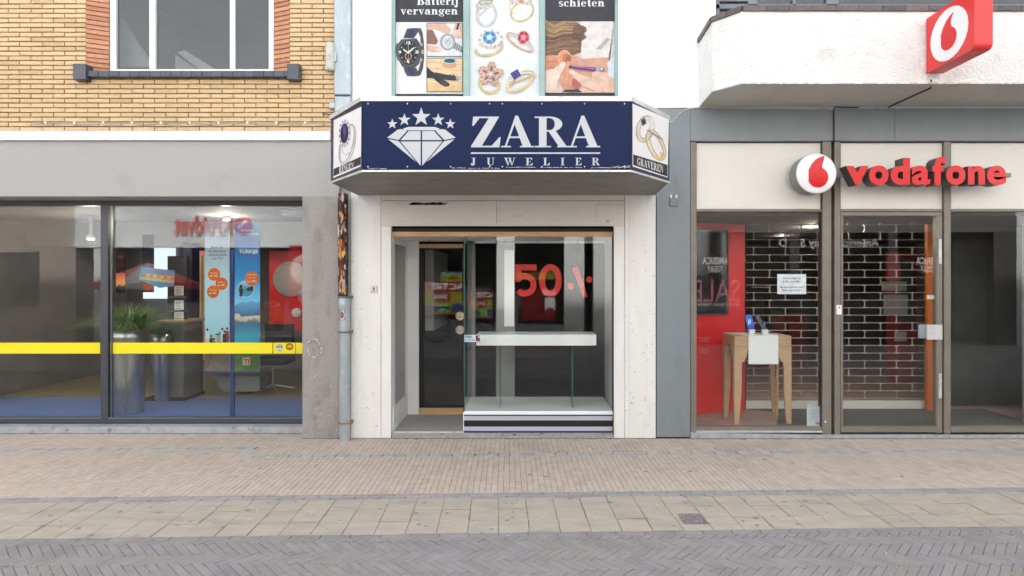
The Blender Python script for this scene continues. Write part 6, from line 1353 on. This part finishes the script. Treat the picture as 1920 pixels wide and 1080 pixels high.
# projecting red box sign
rs = thing('projecting_sign', 'red box sign with a white speech mark logo projecting from the balcony', 'sign', (X(1757, dYb), -1.05, Z(145, dYb)))
rx0, rx1 = X(1737, dYb-.02), X(1737, dYb-.02)+.16; rz0, rz1 = Z(139, dYb), Z(37, dYb); ry0, ry1 = dYb-.62, dYb-.02
g = M(); sg = []
for k in range(0, 7): a = R(90*k/6); sg.append((ry0+.05-.05*math.cos(a), rz0+.05-.05*math.sin(a)))
prof = [(ry0, rz1)]+sg+[(ry1, rz0), (ry1, rz1)]
n_ = len(prof); v = [(rx0, y, z) for y, z in prof]+[(rx1, y, z) for y, z in prof]
g.add(v, [list(range(n_)), list(range(2*n_-1, n_-1, -1))]+[(i, i+n_, (i+1) % n_+n_, (i+1) % n_) for i in range(n_)]); g.build('sign_box', mat('sign_red', (.70, .035, .035), rough=.35), rs, fix=True)
cy_s, cz_s = (ry0+ry1)/2, (rz0+rz1)/2-.01
def disc(r, x, m, name): 
    g = M(); g.add([(x, cy_s+r*math.cos(k*.2618), cz_s+r*math.sin(k*.2618)) for k in range(24)]+[(rx0, cy_s+r*math.cos(k*.2618), cz_s+r*math.sin(k*.2618)) for k in range(24)], [list(range(24))]+[(k, (k+1) % 24, (k+1) % 24+24, k+24) for k in range(24)]); g.build(name, m, rs)
disc(.235, rx0-.006, m_whiteg, 'logo_disc')
g = M(); pp = [(cy_s-x*.2, cz_s+z*.2) for x, z in [(cx_m+.02+rm*math.cos(R(60-k*10)), cz_m+rm*math.sin(R(60-k*10))) for k in range(23)]+tail]
g.add([(rx0-.009, y, z) for y, z in pp], [list(range(len(pp)))]); g.build('speech_mark', m_red, rs)
M().box(rx0+.04, rx1-.04, ry1, dYb+.02, rz0+.1, rz0+.16).build('bracket', m_dkmetal, rs); M().box(rx0+.04, rx1-.04, ry1, dYb+.02, rz1-.2, rz1-.14).build('bracket', m_dkmetal, rs)

# ================================================================== THE OTHER SIDE OF THE STREET (seen in the glass)
YO = -9.0
def o_shop(name, label, cat, x0, x1): return thing(name, label, cat, ((x0+x1)/2, YO, 0))
def ob(g, x0, x1, z0, z1, y=YO, t=.3, mi=0): return g.box(x0, x1, y-t, y, z0, z1, mi)
def upper(par, x0, x1, zb, m, ztop=6.6, zw=(4.6, 6.0), zw2=(6.3, 6.31), step=2.1):
    g = M(); cur = x0; wins = []
    x = x0+.55
    while x+1.1 < x1: wins.append((x, x+1.1)); x += step
    for zlo, zhi in (zw, zw2): pass
    ob(g, x0, x1, zb, zw[0]); ob(g, x0, x1, zw[1], ztop)
    for zlo, zhi in (zw,):
        cur = x0
        for a, b in wins: ob(g, cur, a, zlo, zhi); cur = b
        ob(g, cur, x1, zlo, zhi)
    g.build('upper_wall', m, par)
    for zlo, zhi in (zw,):
        for a, b in wins:
            f = M(); y = YO-.12
            for q in ((a, a+.07, zlo, zhi), (b-.07, b, zlo, zhi), (a+.07, b-.07, zlo, zlo+.07), (a+.07, b-.07, zhi-.07, zhi), ((a+b)/2-.03, (a+b)/2+.03, zlo+.07, zhi-.07)): f.box(q[0], q[1], y-.06, y, q[2], q[3])
            w = f.build('window', m_wpaint, par); M().box(a, b, y-.05, y-.045, zlo, zhi).build('pane', m_glassu, w); M().box(a-.05, b+.05, YO, YO+.06, zlo-.08, zlo).build('sill', m_stone, w)
    M().box(x0, x1, YO-6, YO-5.9, 0, ztop).build('rear_wall', m_dark, par); M().box(x0, x1, YO-6, YO-.3, ztop-.2, ztop).build('roof', m_dark, par); M().box(x0, x1, YO-5.9, YO-.3, 3.9, 4.0).build('floor_slab', m_walli, par)
m_obrick = mat('opposite_brick', (.30, .25, .21), (.38, .32, .28), 9, .9, bump=.3, bscale=80)
m_orend = mat('opposite_render', (.57, .58, .58), (.63, .64, .64), 2, .8)
m_ofasc = mat('opposite_fascia', (.60, .63, .66), rough=.5)
m_odark = mat('opposite_interior', (.07, .07, .072), rough=.7)
# drugstore
dsx0, dsx1 = -12.4, 3.6
dg = o_shop('drugstore', 'shop across the street with a pale fascia, white columns and red lettering', 'building', dsx0, dsx1)
g = M(); ob(g, dsx0, -5.6, 2.62, 4.2, YO+.02); g.build('fascia', m_ofasc, dg)
g = M(); ob(g, -5.6, dsx1, 3.1, 4.2); g.build('fascia', m_obrick, dg)
upper(dg, dsx0, dsx1, 4.2, m_orend)
for a, b in ((-11.9, -11.5), (-6.0, -5.6), (-3.75, -3.45), (-.75, -.28), (1.03, 1.56), (1.8, 2.35)):
    M().box(a, b, YO-.25, YO, 0, 3.1 if a > -6 else 2.62).build('column', m_wpaint, dg)
M().box(dsx0, dsx1, YO-2.2, YO-2.1, 0, 3.1).build('shop_back', m_odark, dg)
M().box(-5.6, 1.0, YO-.3, YO-.2, 0, .55).build('stall_riser', m_stone, dg)
for a, b in ((-5.6, -3.75), (-3.45, -.75), (-.28, 1.03)): M().box(a, b, YO-.14, YO-.135, .55, 3.1).build('pane', m_glass, dg)
def osign(par, txt, x_left, x_right, z0, z1, y, m, bold=.04, th=.08, name='letter'):
    """reads correctly for someone in the street: first letter at the larger x"""
    v3, fs, nz, (ax, ay, bx_, by_) = text_geo(txt, bold, .5); g = M()
    g.v += [(x_left+(x_right-x_left)*(x-ax)/(bx_-ax), y-th/2+th*(z), z0+(z1-z0)*(yy-ay)/(by_-ay)) for x, yy, z in v3]
    for f in fs: g.f.append(list(f)); g.m.append(0); g.t.append(0.); g.smooth.append(False)
    return g.build(name, m, par)
sg = thing('drugstore_sign', 'red three dimensional lettering and round red badge across the street', 'sign', (-8.6, YO+.1, 2.9))
osign(sg, 'Kruidvat', -8.05, -9.62, 2.98, 3.50, YO+.12, m_red, .012, name='lettering')
M().lathe((-7.75, YO+.06, 3.22), [(0, .08), (.20, .07), (.25, .02), (.25, -.04)], 28, axis='y').build('badge', m_red, sg)
for dx, dz in ((-.07, -.05), (.0, .03), (.07, .1)): M().box(-7.75+dx-.02, -7.75+dx+.02, YO+.12, YO+.145, 3.22+dz-.05, 3.22+dz+.05).build('badge_mark', m_whiteg, sg)
def oposter(label, x0, x1, z0, z1, y, base, items):
    t = thing('action_poster', label, 'poster', ((x0+x1)/2, y, z0)); M().box(x0, x1, y-.01, y, z0, z1).build('sheet', base, t)
    for i, (kind, a, b, c, d, m, *s_) in enumerate(items):
        xa, xb, za, zb2 = x1-(x1-x0)*a, x1-(x1-x0)*b, z1-(z1-z0)*c, z1-(z1-z0)*d; yy = y+.002*(i+1)
        if kind == 'r': M().box(xb, xa, yy, yy+.001, zb2, za).build('print', m, t)
        elif kind == 'o': g = M(); g.add([((xa+xb)/2+(xa-xb)/2*math.cos(k*.35), yy+.001, (za+zb2)/2+(za-zb2)/2*math.sin(k*.35)) for k in range(18)], [list(range(18))]); g.build('print', m, t)
        else: osign(t, s_[0], xa, xb, zb2, za, yy+.001, m, .03, .002, name='print')
RD, YL, BL2, W2 = flatm(150, 30, 32), flatm(165, 152, 40), flatm(60, 75, 125), flatm(240, 240, 240)
act = [('t', .1, .75, .05, .24, W2, 'ACTIE!'), ('r', .05, .95, .3, .95, YL), ('o', .35, .75, .28, .62, RD), ('t', .42, .7, .38, .52, W2, '2+2'), ('r', .1, .35, .65, .92, BL2), ('r', .6, .9, .72, .92, BL2), ('r', .38, .58, .70, .9, mat('print_green', (.1, .4, .1), rough=.5))]
oposter('red and yellow ACTIE! poster left of the first white column across the street', -3.4, -1.75, .62, 1.68, YO-1.35, RD, act)
oposter('red and yellow ACTIE! poster between two white columns across the street', -1.65, -.78, .62, 1.42, YO-1.35, RD, act)
oposter('dark red ACTIE! poster by the inner column across the street', -.1, 1.0, .58, 1.5, YO-1.35, flatm(120, 15, 20), [('t', .1, .45, .05, .22, W2, 'ACTIE!'), ('r', .12, .4, .3, .7, W2), ('o', .15, .38, .6, .9, RD)])
oposter('yellow SOLO & DUO offer card high in the window across the street', -.25, 1.02, 1.75, 2.1, YO-.11, YL, [('t', .08, .38, .15, .45, BL2, 'GRATIS'), ('t', .5, .9, .1, .45, RD, '2e GRATIS'), ('t', .5, .9, .5, .9, flatm(40, 60, 30), '2e KOPEN')]) if False else oposter('yellow offer card high in the window across the street', -.25, 1.02, 1.75, 2.1, YO-1.5, YL, [('t', .08, .38, .15, .45, BL2, 'ACTIE'), ('r', .5, .9, .1, .45, RD), ('r', .5, .9, .6, .8, flatm(40, 60, 30))])
oposter('pale blue and yellow offer card beside the door across the street', -2.7, -2.0, 1.6, 2.0, YO-1.5, YL, [('r', 0, 1, 0, .2, flatm(120, 190, 220)), ('r', .2, .6, .4, .6, RD)])
oposter('red ACTIE! stand poster at the left shop entrance across the street', -7.25, -6.55, .35, 1.2, YO+.3, RD, act)
oposter('red round logo board beside the left shop entrance across the street', -6.5, -5.7, .9, 2.7, YO+.03, flatm(170, 22, 28), [('o', .1, .95, .15, .6, flatm(215, 195, 185)), ('o', .25, .6, .2, .4, flatm(120, 90, 80)), ('o', .3, .7, .68, .9, W2)])
# parasol with red and white panels
pr_ = thing('parasol', 'red and white cafe parasol standing across the street', 'parasol', (-9.9, -8.2, 0)); M().tube([(-9.9, -8.2, 0), (-9.9, -8.2, 2.2)], .025, 8).build('pole', m_alu, pr_)
for k in range(8):
    a0, a1 = math.pi*k/4, math.pi*(k+1)/4; g = M(); g.add([(-9.9, -8.2, 2.2), (-9.9+1.3*math.cos(a0), -8.2+1.1*math.sin(a0), 1.65), (-9.9+1.3*math.cos(a1), -8.2+1.1*math.sin(a1), 1.65)], [(0, 1, 2)]); g.add([(-9.9+1.3*math.cos(a0), -8.2+1.1*math.sin(a0), 1.65), (-9.9+1.3*math.cos(a1), -8.2+1.1*math.sin(a1), 1.65), (-9.9+1.3*math.cos(a1), -8.2+1.1*math.sin(a1), 1.5), (-9.9+1.3*math.cos(a0), -8.2+1.1*math.sin(a0), 1.5)], [(0, 1, 2, 3)]); g.build('panel', (m_red, m_wpaint)[k % 2], pr_)
# bicycle
bx0 = -1.35; yb0 = -8.0
bk = thing('bicycle', 'dark city bicycle parked on its stand across the street', 'bicycle', (bx0-.5, yb0, 0))
def wheel(x):
    g = M(); g.tube([(x+.34*math.cos(k*.2094), yb0, .36+.34*math.sin(k*.2094)) for k in range(30)], .018, 6, closed=True); w = g.build('wheel', m_rubber, bk)
    g = M()
    for k in range(14): a = k*math.pi/7; g.tube([(x, yb0, .36), (x+.33*math.cos(a), yb0, .36+.33*math.sin(a))], .0015, 4, cap=False)
    g.build('spokes', m_steel, w)
wheel(bx0); wheel(bx0-1.1)
g = M(); A_, B_, C_, D_, E_ = (bx0-1.1, yb0, .36), (bx0-.68, yb0, .32), (bx0-.85, yb0, .92), (bx0-.18, yb0, .85), (bx0, yb0, .36)
for p, q in ((A_, B_), (B_, C_), (C_, A_), (B_, D_), (C_, D_), (D_, E_)): g.tube([p, q], .016, 8)
g.build('frame', m_anth, bk)
M().tube([(bx0-.2, yb0, .85), (bx0-.24, yb0, 1.05), (bx0-.3, yb0+.28, 1.08), (bx0-.42, yb0+.3, 1.05)], .012, 6).build('handlebar', m_steel, bk); M().tube([(bx0-.24, yb0, 1.05), (bx0-.3, yb0-.28, 1.08), (bx0-.42, yb0-.3, 1.05)], .012, 6).build('handlebar', m_steel, bk)
M().xy([(bx0-1.02, yb0-.08), (bx0-.74, yb0-.02), (bx0-.74, yb0+.02), (bx0-1.02, yb0+.08)], .95, 1.0).build('saddle', m_rubber, bk); M().tube([(bx0-.85, yb0, .9), (bx0-.87, yb0, .96)], .012, 6).build('seat_post', m_steel, bk)
# clothing shop
csx0, csx1 = 3.6, 13.0
cg = o_shop('clothing_shop', 'clothing shop across the street with dark windows and white window lettering', 'building', csx0, csx1)
g = M(); ob(g, csx0, csx1, 3.0, 4.2); g.build('fascia', mat('dark_fascia', (.10, .09, .085), rough=.6), cg); upper(cg, csx0, csx1, 4.2, m_obrick)
M().box(csx0, csx1, YO-2.4, YO-2.3, 0, 3.0).build('shop_back', m_odark, cg)
for a, b in ((3.6, 4.1), (7.0, 7.25), (9.6, 9.85), (12.4, 13)): M().box(a, b, YO-.25, YO, 0, 3.0).build('column', mat('dark_column', (.05, .045, .045), rough=.5), cg)
for a, b in ((4.1, 7.0), (7.25, 9.6), (9.85, 12.4)): M().box(a, b, YO-.14, YO-.135, .1, 3.0).build('pane', m_glassd, cg)
wl_ = thing('window_lettering', 'white outline lettering on the clothing shop windows across the street', 'lettering', (6.5, YO-.1, 1)); kr = 15.6/1100
def mir(txt, px_hi, px_lo, py0, py1, m=None, bold=.02): osign(wl_, txt, (px_hi-VX)*kr, (px_lo-VX)*kr, HC+(VY-py1)*kr, HC+(VY-py0)*kr, YO-.12, m or W2, bold, .004, name='lettering')
mir('SALE', 1389, 1300, 524, 567, flatm(190, 120, 120), .0); mir('AMERICA', 1367, 1318, 482, 496); mir('TODAY', 1357, 1327, 498, 511); mir('GET THE GOOD STUFF FIRST', 1389, 1300, 569, 574); mir('American Way 53RD', 1650, 1462, 447, 467, mat('lettering_grey', (.5, .47, .46), rough=.6)); mir('AMERICA', 1770, 1720, 482, 496); mir('TODAY', 1758, 1728, 498, 511)
# neighbours closing the street view at both ends
for x0, x1, m in ((-26, -12.4, m_obrick), (13, 27, m_orend)):
    n_ = thing('terrace_house', ('brick terraced house further left across the street', 'pale rendered terraced house further right across the street')[x0 > 0], 'house', ((x0+x1)/2, YO, 0)); M().box(x0, x1, YO-6, YO, 0, 6.8).build('wall', m, n_)
    for k in range(5):
        for zz in (1.0, 4.6): f = M().box(x0+1+k*2.6, x0+2.2+k*2.6, YO, YO+.03, zz, zz+1.5).build('window', m_glassu if 0 else mat('window_dark', (.05, .055, .06), rough=.1), n_)
for x0, x1, m, lb in ((-26, -7.62, m_obrick, 'brown brick house beyond the travel agency'), (7.92, 27, m_orend, 'pale rendered house beyond the phone shop')):
    n_ = thing('terrace_house', lb, 'house', ((x0+x1)/2, 0, 0)); M().box(x0, x1, 0, 6, 0, 8.6).build('wall', m, n_)
    for k in range(6):
        for zz in (1.0, 4.6, 6.8): M().box(x0+1+k*2.6, x0+2.2+k*2.6, -.03, 0, zz, zz+1.4).build('window', mat('window_dark', (.05, .055, .06), rough=.1), n_)
for par, a, b in ((tb, XL, X(636)), (jb, X(660), X(1230)), (pbld, X(1232), XE)):
    M().box(a, b, .26, 7, 8.0, 8.1).build('roof', m_dark, par); M().box(a, b, 6.9, 7, 0, 8.0).build('rear_wall', m_dark, par)
